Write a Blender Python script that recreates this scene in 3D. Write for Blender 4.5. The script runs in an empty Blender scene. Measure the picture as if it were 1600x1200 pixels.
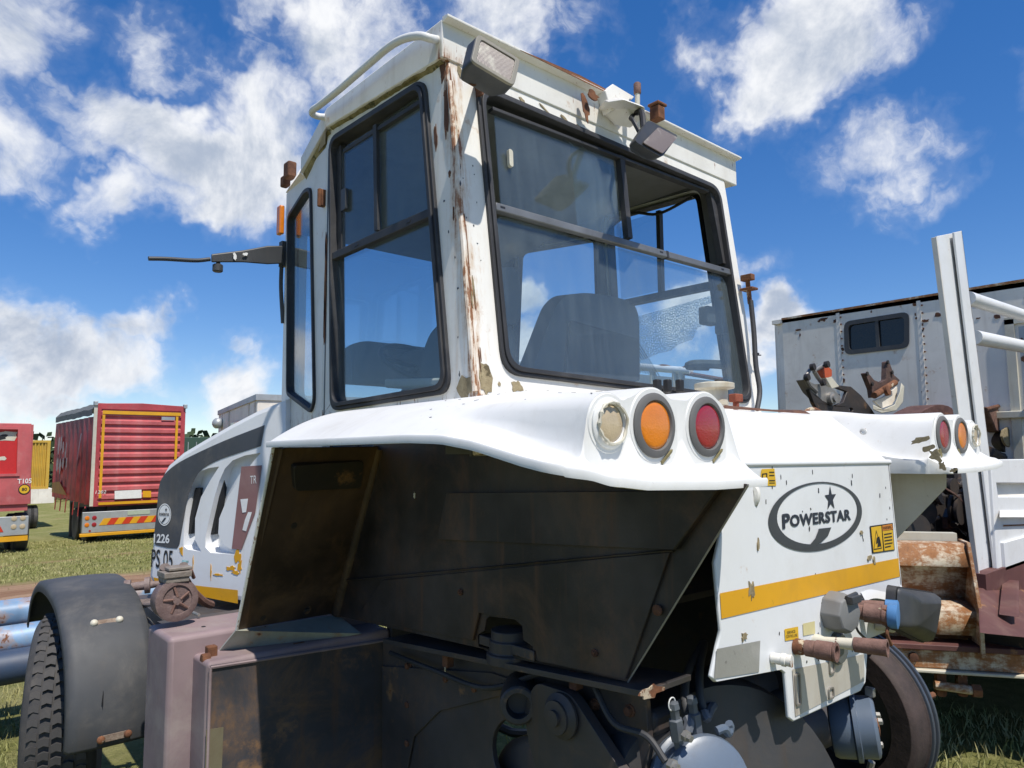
import bpy, bmesh, math, random
from mathutils import Vector, Matrix, noise
from mathutils.geometry import tessellate_polygon
random.seed(7)
SC = bpy.context.scene
COL = SC.collection
V = Vector
# ------------------------------------------------------------------ camera
CAM_H = 1.7
FOC = math.sqrt(1288*980-100*116)
_r = V((1288/FOC, 100/FOC, 1)).normalized()
_l = V((-980/FOC, 116/FOC, 1)).normalized()
_z = _r.cross(_l).normalized()
_l = _z.cross(_r).normalized()
CAMROT = Matrix((_r, _l, _z))            # camera (right, down, forward) -> world
EYE = V((0, 0, CAM_H))
cam = bpy.data.cameras.new('camera'); camo = bpy.data.objects.new('camera', cam); COL.objects.link(camo)
m3 = Matrix((_r, _l, _z)) @ Matrix(((1,0,0),(0,-1,0),(0,0,-1)))
camo.matrix_world = Matrix.Translation(EYE) @ m3.to_4x4()
cam.sensor_fit = 'HORIZONTAL'; cam.sensor_width = 36; cam.lens = 36*FOC/1600
cam.clip_start = 0.05; cam.clip_end = 3000
SC.camera = camo
def ray(px, py): return CAMROT @ V(((px-800)/FOC, (py-600)/FOC, 1.0))
def PL(px, py, p0, n):
    d = ray(px, py); n = V(n); return EYE + d*((V(p0)-EYE).dot(n)/d.dot(n))
def X(px, py, x): return PL(px, py, (x,0,0), (1,0,0))
def Y(px, py, y): return PL(px, py, (0,y,0), (0,1,0))
def Zp(px, py, z): return PL(px, py, (0,0,z), (0,0,1))
# ------------------------------------------------------------------ sun, sky, exposure
SUN_EL, SUN_AZ = math.radians(61), math.radians(-9)     # azimuth from -Y towards +X
sd = V((math.sin(SUN_AZ)*math.cos(SUN_EL), -math.cos(SUN_AZ)*math.cos(SUN_EL), math.sin(SUN_EL)))
sl = bpy.data.lights.new('sun', 'SUN'); sl.energy = 3.8; sl.angle = math.radians(0.53); sl.color = (1.0, .95, .87)
so = bpy.data.objects.new('sun', sl); COL.objects.link(so); so.rotation_euler = sd.to_track_quat('Z', 'Y').to_euler()
so.location = (3, -3, 12)
SC.view_settings.view_transform = 'Standard'; SC.view_settings.look = 'None'
SC.view_settings.gamma = 1; SC.view_settings.use_curve_mapping = False
SC.view_settings.exposure = 0.40
SC.render.engine = 'CYCLES'; SC.cycles.use_denoising = True
SC.cycles.max_bounces = 8; SC.cycles.transparent_max_bounces = 24; SC.cycles.diffuse_bounces = 4
W = bpy.data.worlds.new('World'); SC.world = W; W.use_nodes = True
nt = W.node_tree; nt.nodes.clear()
def N(t, typ, ins=None, **kw):
    n = t.nodes.new(typ)
    for k, v in kw.items(): setattr(n, k, v)
    for k, v in (ins or {}).items():
        if isinstance(v, bpy.types.NodeSocket): t.links.new(v, n.inputs[k])
        else: n.inputs[k].default_value = v
    return n
def M(t, op, a, b=0.0, clamp=False):
    n = t.nodes.new('ShaderNodeMath'); n.operation = op; n.use_clamp = clamp
    for i, v in enumerate((a, b)):
        if isinstance(v, bpy.types.NodeSocket): t.links.new(v, n.inputs[i])
        else: n.inputs[i].default_value = v
    return n.outputs[0]
def MR(t, v, a, b, c=0.0, d=1.0, smooth=True):
    n = N(t, 'ShaderNodeMapRange', {0: v, 1: a, 2: b, 3: c, 4: d})
    n.interpolation_type = 'SMOOTHSTEP' if smooth else 'LINEAR'
    return n.outputs[0]
def MIX(t, f, a, b, mode='MIX'):
    n = t.nodes.new('ShaderNodeMix'); n.data_type = 'RGBA'; n.blend_type = mode; n.clamp_factor = True
    for k, v in ((0, f), (6, a), (7, b)):
        if isinstance(v, bpy.types.NodeSocket): t.links.new(v, n.inputs[k])
        else: n.inputs[k].default_value = v if not isinstance(v, tuple) or len(v) == 4 else (*v, 1)
    return n.outputs[2]
sky = N(nt, 'ShaderNodeTexSky'); sky.sky_type = 'NISHITA'; sky.sun_disc = False
sky.sun_elevation = SUN_EL; sky.sun_rotation = math.atan2(sd.x, sd.y)
sky.air_density = 1.0; sky.dust_density = 0.0; sky.ozone_density = 2.0; sky.altitude = 1800
tc = N(nt, 'ShaderNodeTexCoord'); D = tc.outputs['Generated']
warp = N(nt, 'ShaderNodeTexNoise', {'Vector': D, 'Scale': 5.0, 'Detail': 5.0, 'Roughness': .6})
wv = N(nt, 'ShaderNodeVectorMath', {0: warp.outputs['Color'], 1: (.5,.5,.5)}, operation='SUBTRACT')
wv2 = N(nt, 'ShaderNodeVectorMath', {0: wv.outputs[0], 3: .22}, operation='SCALE')
DW = N(nt, 'ShaderNodeVectorMath', {0: D, 1: wv2.outputs[0]}, operation='ADD').outputs[0]
# cloud banks: direction through which each is seen, its width and height, its strength
clouds = [  # px, py, half-width px, half-height px, strength, tilt deg
 (400,290,130,85,.95,0),(280,360,150,45,.8,0),(200,330,120,50,.85,0),(430,190,110,60,.75,-30),(330,300,200,90,1.0,14),(250,250,170,70,.95,0),(430,230,120,70,.8,-35),(560,100,130,80,.75,-20),(620,190,110,60,.55,0),(800,40,170,55,.8,0),(900,20,110,45,.6,0),
 (60,90,110,95,.75,20),(40,240,150,60,.7,10),(310,90,90,45,.6,40),(150,185,60,24,.6,0),
 (120,545,180,85,1.0,0),(210,500,70,45,.85,0),(50,600,140,55,.8,0),(370,580,120,60,.85,-5),(210,600,90,25,.6,0),(60,650,90,35,.55,0),
 (1270,60,190,80,.95,-25),(1180,130,100,50,.8,-30),(1400,30,110,50,.65,0),(1400,235,130,60,.62,-18),(1490,260,80,40,.45,-30),(1400,300,70,40,.4,0),
 (1240,520,70,60,1.0,0),(1180,570,100,70,.9,0),(860,470,40,60,.8,0),(830,560,110,60,.9,0),(1090,470,120,50,.75,-12),(1010,590,140,45,.8,0),
 (610,340,170,40,.5,-15),(700,560,150,40,.6,0),(1720,120,140,60,.8,0),(1750,520,160,60,.9,0),(-160,180,180,100,.9,0),(-180,520,200,90,.9,0)]
acc = None
for (px, py, a, b, s, tl) in clouds:
    d = ray(px, py).normalized()
    rt = d.cross(V((0,0,1))).normalized(); up = rt.cross(d).normalized()
    R = Matrix((rt, up, d)).transposed() @ Matrix.Rotation(math.radians(-tl), 3, 'Z')
    L = ray(px,py).length
    mp = N(nt, 'ShaderNodeMapping', {0: DW, 1: d, 2: R.to_euler(), 3: (a/FOC/L, b/FOC/L, 1.0)}, vector_type='TEXTURE')
    ln = N(nt, 'ShaderNodeVectorMath', {0: mp.outputs[0]}, operation='LENGTH')
    e = MR(nt, ln.outputs['Value'], 1.35, 0.15, 0.0, s)
    acc = e if acc is None else M(nt, 'MAXIMUM', acc, e)
sx = N(nt, 'ShaderNodeSeparateXYZ', {0: D})
den = M(nt, 'MAXIMUM', M(nt, 'ADD', sx.outputs[2], .12), .03)
cx = M(nt, 'DIVIDE', sx.outputs[0], den); cy = M(nt, 'DIVIDE', sx.outputs[1], den)
cp = N(nt, 'ShaderNodeCombineXYZ', {0: cx, 1: cy, 2: 0.0})
n1 = N(nt, 'ShaderNodeTexNoise', {'Vector': D, 'Scale': 6.0, 'Detail': 10.0, 'Roughness': .60, 'Distortion': .35})
n2 = N(nt, 'ShaderNodeTexNoise', {'Vector': N(nt,'ShaderNodeVectorMath',{0:D,1:(sd.x*.035, sd.y*.035, sd.z*.035)},operation='ADD').outputs[0], 'Scale': 6.0, 'Detail': 6.0, 'Roughness': .6, 'Distortion': .35})
nb = N(nt, 'ShaderNodeTexNoise', {'Vector': cp.outputs[0], 'Scale': .55, 'Detail': 8.0, 'Roughness': .6})
# beyond the view the same broken cumulus goes on
vd = V((math.cos(math.radians(49)), math.sin(math.radians(49)), .2)).normalized()
dotv = N(nt, 'ShaderNodeVectorMath', {0: D, 1: vd}, operation='DOT_PRODUCT').outputs['Value']
away = MR(nt, dotv, .72, .45)
gen = M(nt, 'MULTIPLY', MR(nt, nb.outputs['Fac'], .50, .66), away)
acc = M(nt, 'MAXIMUM', acc, M(nt, 'MULTIPLY', gen, .8))
n3 = N(nt, 'ShaderNodeTexNoise', {'Vector': DW, 'Scale': 17.0, 'Detail': 9.0, 'Roughness': .68, 'Distortion': .8})
raw = M(nt, 'ADD', M(nt, 'MULTIPLY', acc, .68), M(nt, 'ADD', M(nt, 'MULTIPLY', M(nt, 'SUBTRACT', n1.outputs['Fac'], .5), .85), M(nt, 'MULTIPLY', M(nt, 'SUBTRACT', n3.outputs['Fac'], .5), .36)))
cov = MR(nt, raw, .20, .60)
wisp = M(nt, 'MULTIPLY', MR(nt, raw, .10, .36), .10)
cov = M(nt, 'MAXIMUM', cov, wisp)
cov = M(nt, 'MULTIPLY', cov, MR(nt, sx.outputs[2], -.02, .02))
thick = MR(nt, M(nt, 'ADD', raw, M(nt, 'MULTIPLY', M(nt,'SUBTRACT', n2.outputs['Fac'], n1.outputs['Fac']), 2.4)), .25, .95)
ccol = MIX(nt, thick, (6.6, 6.7, 6.9, 1), (3.0, 3.5, 4.4, 1))
skyg = N(nt, 'ShaderNodeGamma', {0: sky.outputs[0], 1: .72})
skyc = N(nt, 'ShaderNodeHueSaturation', {0: .513, 1: 1.60, 2: 1.50, 4: skyg.outputs[0]}).outputs[0]
full = MIX(nt, cov, skyc, ccol)
bg = N(nt, 'ShaderNodeBackground', {0: full, 1: 0.11})
out = N(nt, 'ShaderNodeOutputWorld', {0: bg.outputs[0]})
W.cycles.sampling_method = 'MANUAL'; W.cycles.sample_map_resolution = 512
# ------------------------------------------------------------------ materials
def mat(name):
    m = bpy.data.materials.new(name); m.use_nodes = True; t = m.node_tree; t.nodes.clear()
    o = N(t, 'ShaderNodeOutputMaterial'); b = N(t, 'ShaderNodeBsdfPrincipled'); t.links.new(b.outputs[0], o.inputs[0])
    return m, t, b, o
def coords(t): return N(t, 'ShaderNodeTexCoord').outputs['Object']
def noi(t, vec, sc, det=5.0, ro=.6, dist=0.0):
    return N(t, 'ShaderNodeTexNoise', {'Vector': vec, 'Scale': sc, 'Detail': det, 'Roughness': ro, 'Distortion': dist}).outputs['Fac']
def bump(t, b, h, st=.3, d=.01):
    n = N(t, 'ShaderNodeBump', {'Height': h, 'Strength': st, 'Distance': d}); t.links.new(n.outputs[0], b.inputs['Normal'])
def stretch(t, vec, s):
    return N(t, 'ShaderNodeMapping', {0: vec, 3: s}).outputs[0]
RUST1, RUST2 = (.10, .040, .020, 1), (.235, .095, .040, 1)
def worn(name, col, rough=.45, dirt=(.30,.26,.2), dirt_amt=.35, rust=0.0, rsc=9.0, metal=0.0, streak=.2, bmp=.15, var=.06, fine=60, coat=0.0, rcol=None):
    """paint over metal: colour drift, dirt, vertical streaks, chips down to rust"""
    m, t, b, o = mat(name); c = coords(t)
    big = noi(t, c, 1.7, 4); mid = noi(t, c, rsc, 8, .65); fn = noi(t, c, fine, 4)
    dk = tuple(x*(1-var*2.2) for x in col); lt = tuple(min(1, x*(1+var)) for x in col)
    base = MIX(t, MR(t, big, .3, .7), (*dk, 1), (*lt, 1))
    dm = M(t, 'MULTIPLY', MR(t, noi(t, c, 3.3, 8, .7, .5), .45, .8), dirt_amt)
    base = MIX(t, dm, base, (*dirt, 1))
    st = noi(t, stretch(t, c, (14, 14, .8)), 1.0, 5, .6)
    base = MIX(t, M(t, 'MULTIPLY', MR(t, st, .52, .8), streak), base, (dirt[0]*.7, dirt[1]*.6, dirt[2]*.5, 1))
    sp = MR(t, fn, .66, .74); base = MIX(t, M(t, 'MULTIPLY', sp, dirt_amt*.6), base, (*[x*.5 for x in dirt], 1))
    rg = M(t, 'ADD', rough-.08, M(t, 'MULTIPLY', mid, .2))
    h = M(t, 'ADD', M(t, 'MULTIPLY', mid, .5), M(t, 'MULTIPLY', fn, .25))
    if rust > 0:
        th = .80 - .38*rust
        rm = MR(t, M(t, 'ADD', mid, M(t, 'MULTIPLY', M(t, 'SUBTRACT', fn, .5), .12)), th, th+.035)
        halo = M(t, 'MULTIPLY', MR(t, mid, th-.09, th), .45)
        base = MIX(t, halo, base, (.42, .22, .08, 1))
        rc = MIX(t, noi(t, c, 40, 5), *(rcol or (RUST1, RUST2)))
        base = MIX(t, rm, base, rc)
        rg = M(t, 'MAXIMUM', rg, M(t, 'MULTIPLY', rm, .9))
        h = M(t, 'SUBTRACT', h, M(t, 'MULTIPLY', rm, .6))
    t.links.new(base, b.inputs['Base Color']); t.links.new(rg, b.inputs['Roughness'])
    b.inputs['Metallic'].default_value = metal
    if coat: b.inputs['Coat Weight'].default_value = coat; b.inputs['Coat Roughness'].default_value = .25
    bump(t, b, h, bmp, .006)
    return m
def rusty(name, c1=RUST1, c2=RUST2, sc=18, rough=.9, flake=(.5,.42,.3,1), fl=.0):
    m, t, b, o = mat(name); c = coords(t)
    a = noi(t, c, sc, 8, .7); f = noi(t, c, sc*5, 4)
    base = MIX(t, MR(t, a, .3, .7), c1, c2)
    base = MIX(t, M(t, 'MULTIPLY', MR(t, f, .6, .75), .5), base, (c1[0]*.35, c1[1]*.35, c1[2]*.35, 1))
    if fl: base = MIX(t, M(t,'MULTIPLY', MR(t, noi(t, c, sc*.45, 7, .7), .72-.3*fl, .76-.3*fl), .92), base, flake)
    t.links.new(base, b.inputs['Base Color']); b.inputs['Roughness'].default_value = rough
    bump(t, b, M(t, 'ADD', a, M(t,'MULTIPLY',f,.5)), .5, .006)
    return m
def plain(name, col, rough=.5, metal=0.0, em=None):
    m, t, b, o = mat(name); c = coords(t)
    n = noi(t, c, 14, 5); base = MIX(t, n, (*[x*.8 for x in col], 1), (*[min(1,x*1.15) for x in col], 1))
    t.links.new(base, b.inputs['Base Color']); b.inputs['Roughness'].default_value = rough; b.inputs['Metallic'].default_value = metal
    t.links.new(M(t,'ADD',rough-.08,M(t,'MULTIPLY',noi(t,c,35,5),.18)), b.inputs['Roughness'])
    bump(t, b, noi(t, c, 60, 4), .08, .004)
    return m
def glass(name, tint, refl=1.0, dust=.06, dcol=(.55,.6,.62)):
    m = bpy.data.materials.new(name); m.use_nodes = True; t = m.node_tree; t.nodes.clear(); c = coords(t)
    o = N(t, 'ShaderNodeOutputMaterial')
    tr = N(t, 'ShaderNodeBsdfTransparent', {0: (*tint, 1)})
    gl = N(t, 'ShaderNodeBsdfGlossy', {0: (1,1,1,1), 1: .03})
    df = N(t, 'ShaderNodeBsdfDiffuse', {0: (*dcol, 1)})
    st = noi(t, stretch(t, c, (22, 22, 1.2)), 1.0, 5, .6); cl = noi(t, c, 4, 6)
    dm = M(t, 'MULTIPLY', M(t, 'ADD', M(t,'MULTIPLY',MR(t, st, .4, .75),.30), M(t, 'ADD', .55, M(t, 'MULTIPLY', MR(t, cl, .3, .7), .25))), dust)
    dm = M(t, 'ADD', dm, M(t, 'MULTIPLY', MR(t, noi(t, c, 120, 3), .68, .74), .12))
    m1 = N(t, 'ShaderNodeMixShader', {0: dm, 1: tr.outputs[0], 2: df.outputs[0]})
    fc = N(t, 'ShaderNodeLayerWeight', {0: .5}).outputs['Facing']
    fr = M(t, 'ADD', .085, M(t, 'MULTIPLY', M(t, 'POWER', fc, 4.5), .85))
    m2 = N(t, 'ShaderNodeMixShader', {0: M(t, 'MULTIPLY', fr, refl*.6), 1: m1.outputs[0], 2: gl.outputs[0]})
    t.links.new(m2.outputs[0], o.inputs[0]); return m
WHITE = worn('white_paint', (.75,.755,.755), .45, dirt=(.42,.37,.28), dirt_amt=.22, rust=.17, rsc=11, streak=.10, bmp=.05, var=.02, coat=.15)
WHITE_CAB = worn('white_cab_paint', (.80,.775,.715), .45, dirt=(.43,.37,.27), dirt_amt=.27, rust=.22, rsc=8, streak=.28, bmp=.10, var=.035)
def seam_rust(m):
    """run-down rust that starts at the cab's corner weld, its roof seam and its foot"""
    t = m.node_tree; b = [n for n in t.nodes if n.type == 'BSDF_PRINCIPLED'][0]; c = coords(t)
    s = N(t, 'ShaderNodeSeparateXYZ', {0: c}); x, y, z = s.outputs
    dx = M(t, 'SUBTRACT', x, 1.412); dy = M(t, 'SUBTRACT', M(t, 'SUBTRACT', y, 1.8), M(t, 'MULTIPLY', M(t, 'SUBTRACT', z, 1.91), .13))
    d = M(t, 'MAXIMUM', dx, dy)
    st = noi(t, stretch(t, c, (60, 60, 3.0)), 1.0, 6, .65); st2 = noi(t, stretch(t, c, (140, 140, 9.0)), 1.0, 5, .6); bl = noi(t, c, 26, 7, .7)
    f = M(t, 'ADD', M(t, 'MULTIPLY', st, .7), M(t, 'MULTIPLY', bl, .3))
    near = MR(t, d, .075, .004)
    m1 = MR(t, M(t, 'ADD', f, M(t, 'MULTIPLY', near, .15)), .65, .71)
    m1 = M(t, 'MULTIPLY', m1, M(t, 'MULTIPLY', MR(t, d, .062, .03), MR(t, z, 3.14, 3.09)))
    roofs = M(t, 'MULTIPLY', MR(t, z, 2.98, 3.14), .10); foot = M(t, 'MULTIPLY', MR(t, z, 1.98, 1.86), .16)
    m2 = MR(t, M(t, 'ADD', M(t,'ADD', M(t,'MULTIPLY',st2,.6), M(t,'MULTIPLY',bl,.4)), M(t, 'MAXIMUM', roofs, foot)), .70, .76)
    stain = M(t, 'MULTIPLY', MR(t, M(t, 'ADD', f, M(t, 'MULTIPLY', near, .16)), .50, .70), M(t, 'MULTIPLY', MR(t, d, .13, .03), M(t, 'MULTIPLY', MR(t, z, 3.15, 3.08), .55)))
    old = b.inputs['Base Color'].links[0].from_socket
    col = MIX(t, stain, old, (.50, .30, .13, 1))
    rc = MIX(t, bl, (.13, .045, .018, 1), (.36, .16, .06, 1))
    col = MIX(t, M(t, 'MAXIMUM', m1, m2), col, rc); t.links.new(col, b.inputs['Base Color'])
seam_rust(WHITE_CAB)
WHITE_FRP = worn('white_fender_shell', (.75,.745,.72), .5, dirt=(.42,.38,.31), dirt_amt=.30, rust=.07, rsc=13, streak=.14, bmp=.10, var=.03, coat=.0)
WHITE_HOOD = worn('white_hood_paint', (.78,.79,.80), .35, dirt=(.45,.36,.2), dirt_amt=.18, rust=.10, rsc=7, streak=.15, bmp=.03, var=.02, coat=.2)
WHITE_GREY = worn('chalky_white_truck_paint', (.80,.75,.67), .55, dirt=(.34,.26,.18), dirt_amt=.28, rust=.27, rsc=6, streak=.18, bmp=.08, var=.04)
CREAM = worn('cream_stained_paint', (.60,.57,.47), .5, dirt=(.42,.30,.13), dirt_amt=.55, rust=.12, rsc=7, streak=.35, bmp=.08, var=.06)
RUSTWHITE = worn('white_paint_eaten_by_rust', (.60,.50,.38), .65, dirt=(.38,.17,.06), dirt_amt=.75, rust=.80, rcol=((.22,.075,.022,1),(.44,.19,.06,1)), rsc=15, streak=.5, bmp=.35, var=.1)
GREENGREY = worn('grey_green_primer', (.38,.41,.36), .6, dirt=(.22,.13,.06), dirt_amt=.6, rust=.45, rsc=9, streak=.4, bmp=.15)
LILAC = worn('faded_maroon_chassis_paint', (.275,.20,.205), .62, dirt=(.34,.29,.26), dirt_amt=.8, rust=.24, rsc=7, streak=.4, bmp=.16, var=.14)
LINER = worn('sooty_liner', (.050,.042,.040), .5, dirt=(.15,.075,.04), dirt_amt=.75, rust=.0, streak=.85, bmp=.35, var=.4)
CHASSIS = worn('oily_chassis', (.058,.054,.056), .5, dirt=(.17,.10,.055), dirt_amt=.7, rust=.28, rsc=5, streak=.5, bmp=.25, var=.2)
LINERB = worn('brown_liner', (.078,.046,.029), .55, dirt=(.20,.12,.06), dirt_amt=.8, rust=.15, streak=.8, bmp=.35, var=.35)
BOXDARK = worn('rusted_box_end', (.058,.058,.068), .5, dirt=(.24,.13,.055), dirt_amt=.95, rust=.42, rsc=2.6, streak=.7, bmp=.25, var=.2)
BLACKPL = worn('black_plastic', (.045,.048,.053), .48, dirt=(.15,.14,.125), dirt_amt=.35, streak=.2, bmp=.08, var=.12)
GUARD = worn('weathered_black_mudguard', (.050,.053,.058), .6, dirt=(.17,.155,.135), dirt_amt=.6, streak=.2, bmp=.10, var=.12)
RUBBER = worn('black_rubber', (.028,.029,.033), .6, dirt=(.16,.15,.14), dirt_amt=.35, streak=.25, bmp=.12, var=.15)
GREYRUB = worn('sun_bleached_rubber_bezel', (.125,.123,.12), .7, dirt=(.25,.23,.2), dirt_amt=.4, bmp=.12)
TYRE = worn('tyre_rubber', (.055,.053,.053), .78, dirt=(.20,.17,.14), dirt_amt=.5, streak=.1, bmp=.2, var=.15)
ALU = worn('scuffed_aluminium_bar', (.19,.195,.2), .45, dirt=(.07,.06,.05), dirt_amt=.6, metal=.4, streak=.3, bmp=.2, var=.2)
STEEL = worn('dull_steel', (.34,.33,.31), .45, dirt=(.2,.13,.08), dirt_amt=.5, metal=.6, rust=.2, rsc=20, bmp=.15)
BLUEGREY = worn('blue_grey_chamber_paint', (.135,.175,.235), .36, dirt=(.09,.075,.065), dirt_amt=.85, streak=.45, rust=.2, rsc=10, bmp=.1, var=.1)
def rust_sheet(name):
    m, t, b, o = mat(name); c = coords(t)
    a = noi(t, stretch(t, c, (6, 6, 14)), 1.0, 9, .72, .4); f = noi(t, c, 55, 6, .7); v = noi(t, stretch(t, c, (20, 20, 2)), 1.0, 6, .65)
    rc = MIX(t, f, (.13,.045,.018,1), (.42,.19,.065,1)); cr = MIX(t, v, (.58,.47,.31,1), (.70,.65,.55,1))
    k = M(t, 'ADD', M(t,'MULTIPLY', a, .62), M(t, 'ADD', M(t,'MULTIPLY', v, .25), M(t,'MULTIPLY', f, .13)))
    base = MIX(t, MR(t, k, .40, .54), cr, rc); base = MIX(t, M(t,'MULTIPLY', MR(t, k, .56, .66), .7), base, (.07,.03,.018,1))
    t.links.new(base, b.inputs['Base Color']); b.inputs['Roughness'].default_value = .75
    bump(t, b, M(t,'SUBTRACT', f, k), .4, .006); return m
RUSTWHITE = rust_sheet('cream_sheet_eaten_by_rust')
RUST = rusty('rust'); RUSTD = rusty('dark_rust', (.07,.03,.02,1), (.16,.07,.035,1))
RUSTP = rusty('rust_with_paint_flakes', fl=.5); DRUM = rusty('brown_brake_drum', (.030,.021,.019,1), (.062,.041,.036,1), 9, .75)
MOSS = rusty('mossy_grime', (.17,.14,.06,1), (.36,.31,.16,1), 24, .95, (.06,.06,.025,1), .5)
PEEL = rusty('bare_filler', (.20,.155,.085,1), (.33,.27,.16,1), 34, .95, (.09,.07,.035,1), .35)
COUPL = rusty('brown_coupling', (.14,.075,.06,1), (.22,.125,.1,1), 25, .8)
YELLOW = worn('yellow_stripe', (.72,.36,.012), .45, dirt=(.4,.22,.05), dirt_amt=.4, rust=.1, rsc=14, streak=.1, bmp=.05, var=.05)
YSTICK = plain('yellow_sticker', (.70,.42,.02), .5); ORSTICK = plain('orange_sticker', (.62,.22,.03), .5)
NAVY = plain('navy_vinyl', (.022,.027,.045), .42); DGREY = plain('dark_grey_vinyl', (.05,.055,.065), .4); BLACK = plain('black_print', (.015,.015,.017), .5)
CHARCOAL = worn('charcoal_hood_stripe', (.055,.062,.078), .35, dirt=(.3,.25,.2), dirt_amt=.45, streak=.15, bmp=.04, var=.1)
MAROON = worn('faded_maroon_decal', (.27,.135,.13), .5, dirt=(.4,.3,.28), dirt_amt=.4, bmp=.05)
PRINTW = plain('white_print', (.78,.78,.76), .5); GREYPLATE = worn('scraped_plate', (.40,.39,.36), .4, dirt=(.1,.09,.08), dirt_amt=.8, metal=.3, rust=.1, rsc=30, bmp=.2)
SEAT = worn('dusty_seat_cloth', (.14,.145,.15), .85, dirt=(.2,.18,.15), dirt_amt=.6, streak=.2, bmp=.2); NET = plain('seat_back_net', (.035,.036,.04), .9)
HEADL = worn('headliner_cloth', (.22,.22,.215), .9, dirt=(.12,.1,.07), dirt_amt=.5, bmp=.1)
INTER = worn('cab_lining', (.13,.13,.13), .85, dirt=(.1,.08,.05), dirt_amt=.5, bmp=.2)
GLASS = glass('tinted_window_glass', (.84,.895,.925), 1.0, .055, (.42,.5,.54)); GLASSD = glass('dusty_window_glass', (.82,.885,.915), 1.0, .10, (.45,.53,.56))
def crackle():
    m = glass('crazed_safety_glass', (.88,.92,.94), 1.0, .03); t = m.node_tree; c = coords(t)
    v = N(t, 'ShaderNodeTexVoronoi', {'Vector': c, 'Scale': 75.0}, feature='DISTANCE_TO_EDGE')
    e = M(t, 'MULTIPLY', MR(t, v.outputs['Distance'], .10, .02), MR(t, noi(t, c, 9, 4), .3, .55, .35, .95))
    o = [n for n in t.nodes if n.type == 'OUTPUT_MATERIAL'][0]; old = o.inputs[0].links[0].from_socket
    df = N(t, 'ShaderNodeBsdfTranslucent', {0: (.75,.8,.84,1)}); d2 = N(t, 'ShaderNodeBsdfDiffuse', {0: (.6,.66,.7,1)})
    ad = N(t, 'ShaderNodeAddShader', {0: df.outputs[0], 1: d2.outputs[0]})
    mx = N(t, 'ShaderNodeMixShader', {0: e, 1: old, 2: ad.outputs[0]}); t.links.new(mx.outputs[0], o.inputs[0])
    return m
CRAZED = crackle()
def lens(name, col, rough=.25, ribs=230):
    m, t, b, o = mat(name); c = coords(t)
    n = noi(t, c, 60, 4); base = MIX(t, n, (*[x*.72 for x in col],1), (*col,1)); t.links.new(base, b.inputs['Base Color'])
    b.inputs['Roughness'].default_value = rough; b.inputs['Subsurface Weight'].default_value = 0; b.inputs['Coat Weight'].default_value = .5
    v = N(t, 'ShaderNodeTexVoronoi', {'Vector': c, 'Scale': float(ribs)}); bump(t, b, v.outputs['Distance'], .15, .003); return m
AMBER = lens('amber_lens', (.80,.23,.012)); REDL = lens('red_lens', (.36,.022,.03)); CLEARL = lens('yellowed_clear_lens', (.58,.46,.30), .35)
def ribglass():
    m, t, b, o = mat('ribbed_lamp_glass'); c = coords(t)
    w = N(t, 'ShaderNodeTexWave', {'Vector': c, 'Scale': 55.0, 'Distortion': .3}, bands_direction='X').outputs['Fac']
    base = MIX(t, w, (.10,.075,.07,1), (.21,.165,.155,1)); base = MIX(t, MR(t, noi(t,c,14,4), .55,.75), base, (.34,.32,.27,1))
    t.links.new(base, b.inputs['Base Color']); b.inputs['Roughness'].default_value = .35; b.inputs['Specular IOR Level'].default_value = .3; bump(t, b, w, .5, .004); return m
RIBGLASS = ribglass()
CHROME = worn('chromed_steel', (.6,.58,.52), .3, dirt=(.35,.3,.2), dirt_amt=.5, metal=.7, bmp=.05)
RED = worn('faded_red_paint', (.42,.055,.065), .5, dirt=(.36,.13,.12), dirt_amt=.5, streak=.3, bmp=.05, var=.12); REDPK = worn('pink_faded_red_paint', (.50,.105,.11), .55, dirt=(.5,.3,.28), dirt_amt=.4, streak=.25, bmp=.05, var=.1)
REDBR = plain('bright_red_panel', (.52,.025,.025), .45)
CURT = worn('red_tarpaulin', (.44,.06,.06), .5, dirt=(.36,.15,.10), dirt_amt=.5, streak=.6, bmp=.1, var=.2)
TARP = worn('grey_roof_tarpaulin', (.13,.135,.13), .7, dirt=(.25,.23,.2), dirt_amt=.5, bmp=.2)
YCONT = worn('yellow_container_paint', (.58,.36,.05), .55, dirt=(.3,.2,.1), dirt_amt=.4, bmp=.05)
GALV = worn('galvanised_plate', (.42,.44,.45), .45, dirt=(.25,.22,.2), dirt_amt=.4, metal=.4, bmp=.05)
PIPEBL = worn('peeling_blue_pipe_paint', (.20,.33,.50), .42, dirt=(.45,.44,.42), dirt_amt=.95, rust=.62, rsc=5, metal=.0, streak=.3, bmp=.2, var=.3)
PIPEDK = worn('dark_blue_pipe_paint', (.035,.06,.11), .5, dirt=(.12,.1,.09), dirt_amt=.5, rust=.3, rsc=6, bmp=.15)
OXIDE = worn('red_oxide_steel', (.12,.045,.040), .65, dirt=(.25,.15,.11), dirt_amt=.5, rust=.3, rsc=7, bmp=.15, var=.12)
SCRAP = worn('oily_scrap_iron', (.03,.026,.024), .5, dirt=(.13,.08,.05), dirt_amt=.6, rust=.35, rsc=8, bmp=.3)
BLUEPL = plain('blue_plastic_cap', (.07,.2,.42), .5); REFRED = plain('red_chevron', (.55,.05,.02), .35); ORANGE = plain('orange_plastic', (.5,.09,.03), .6)
DIRTWIN = plain('dark_truck_window', (.012,.014,.018), .08)
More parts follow.
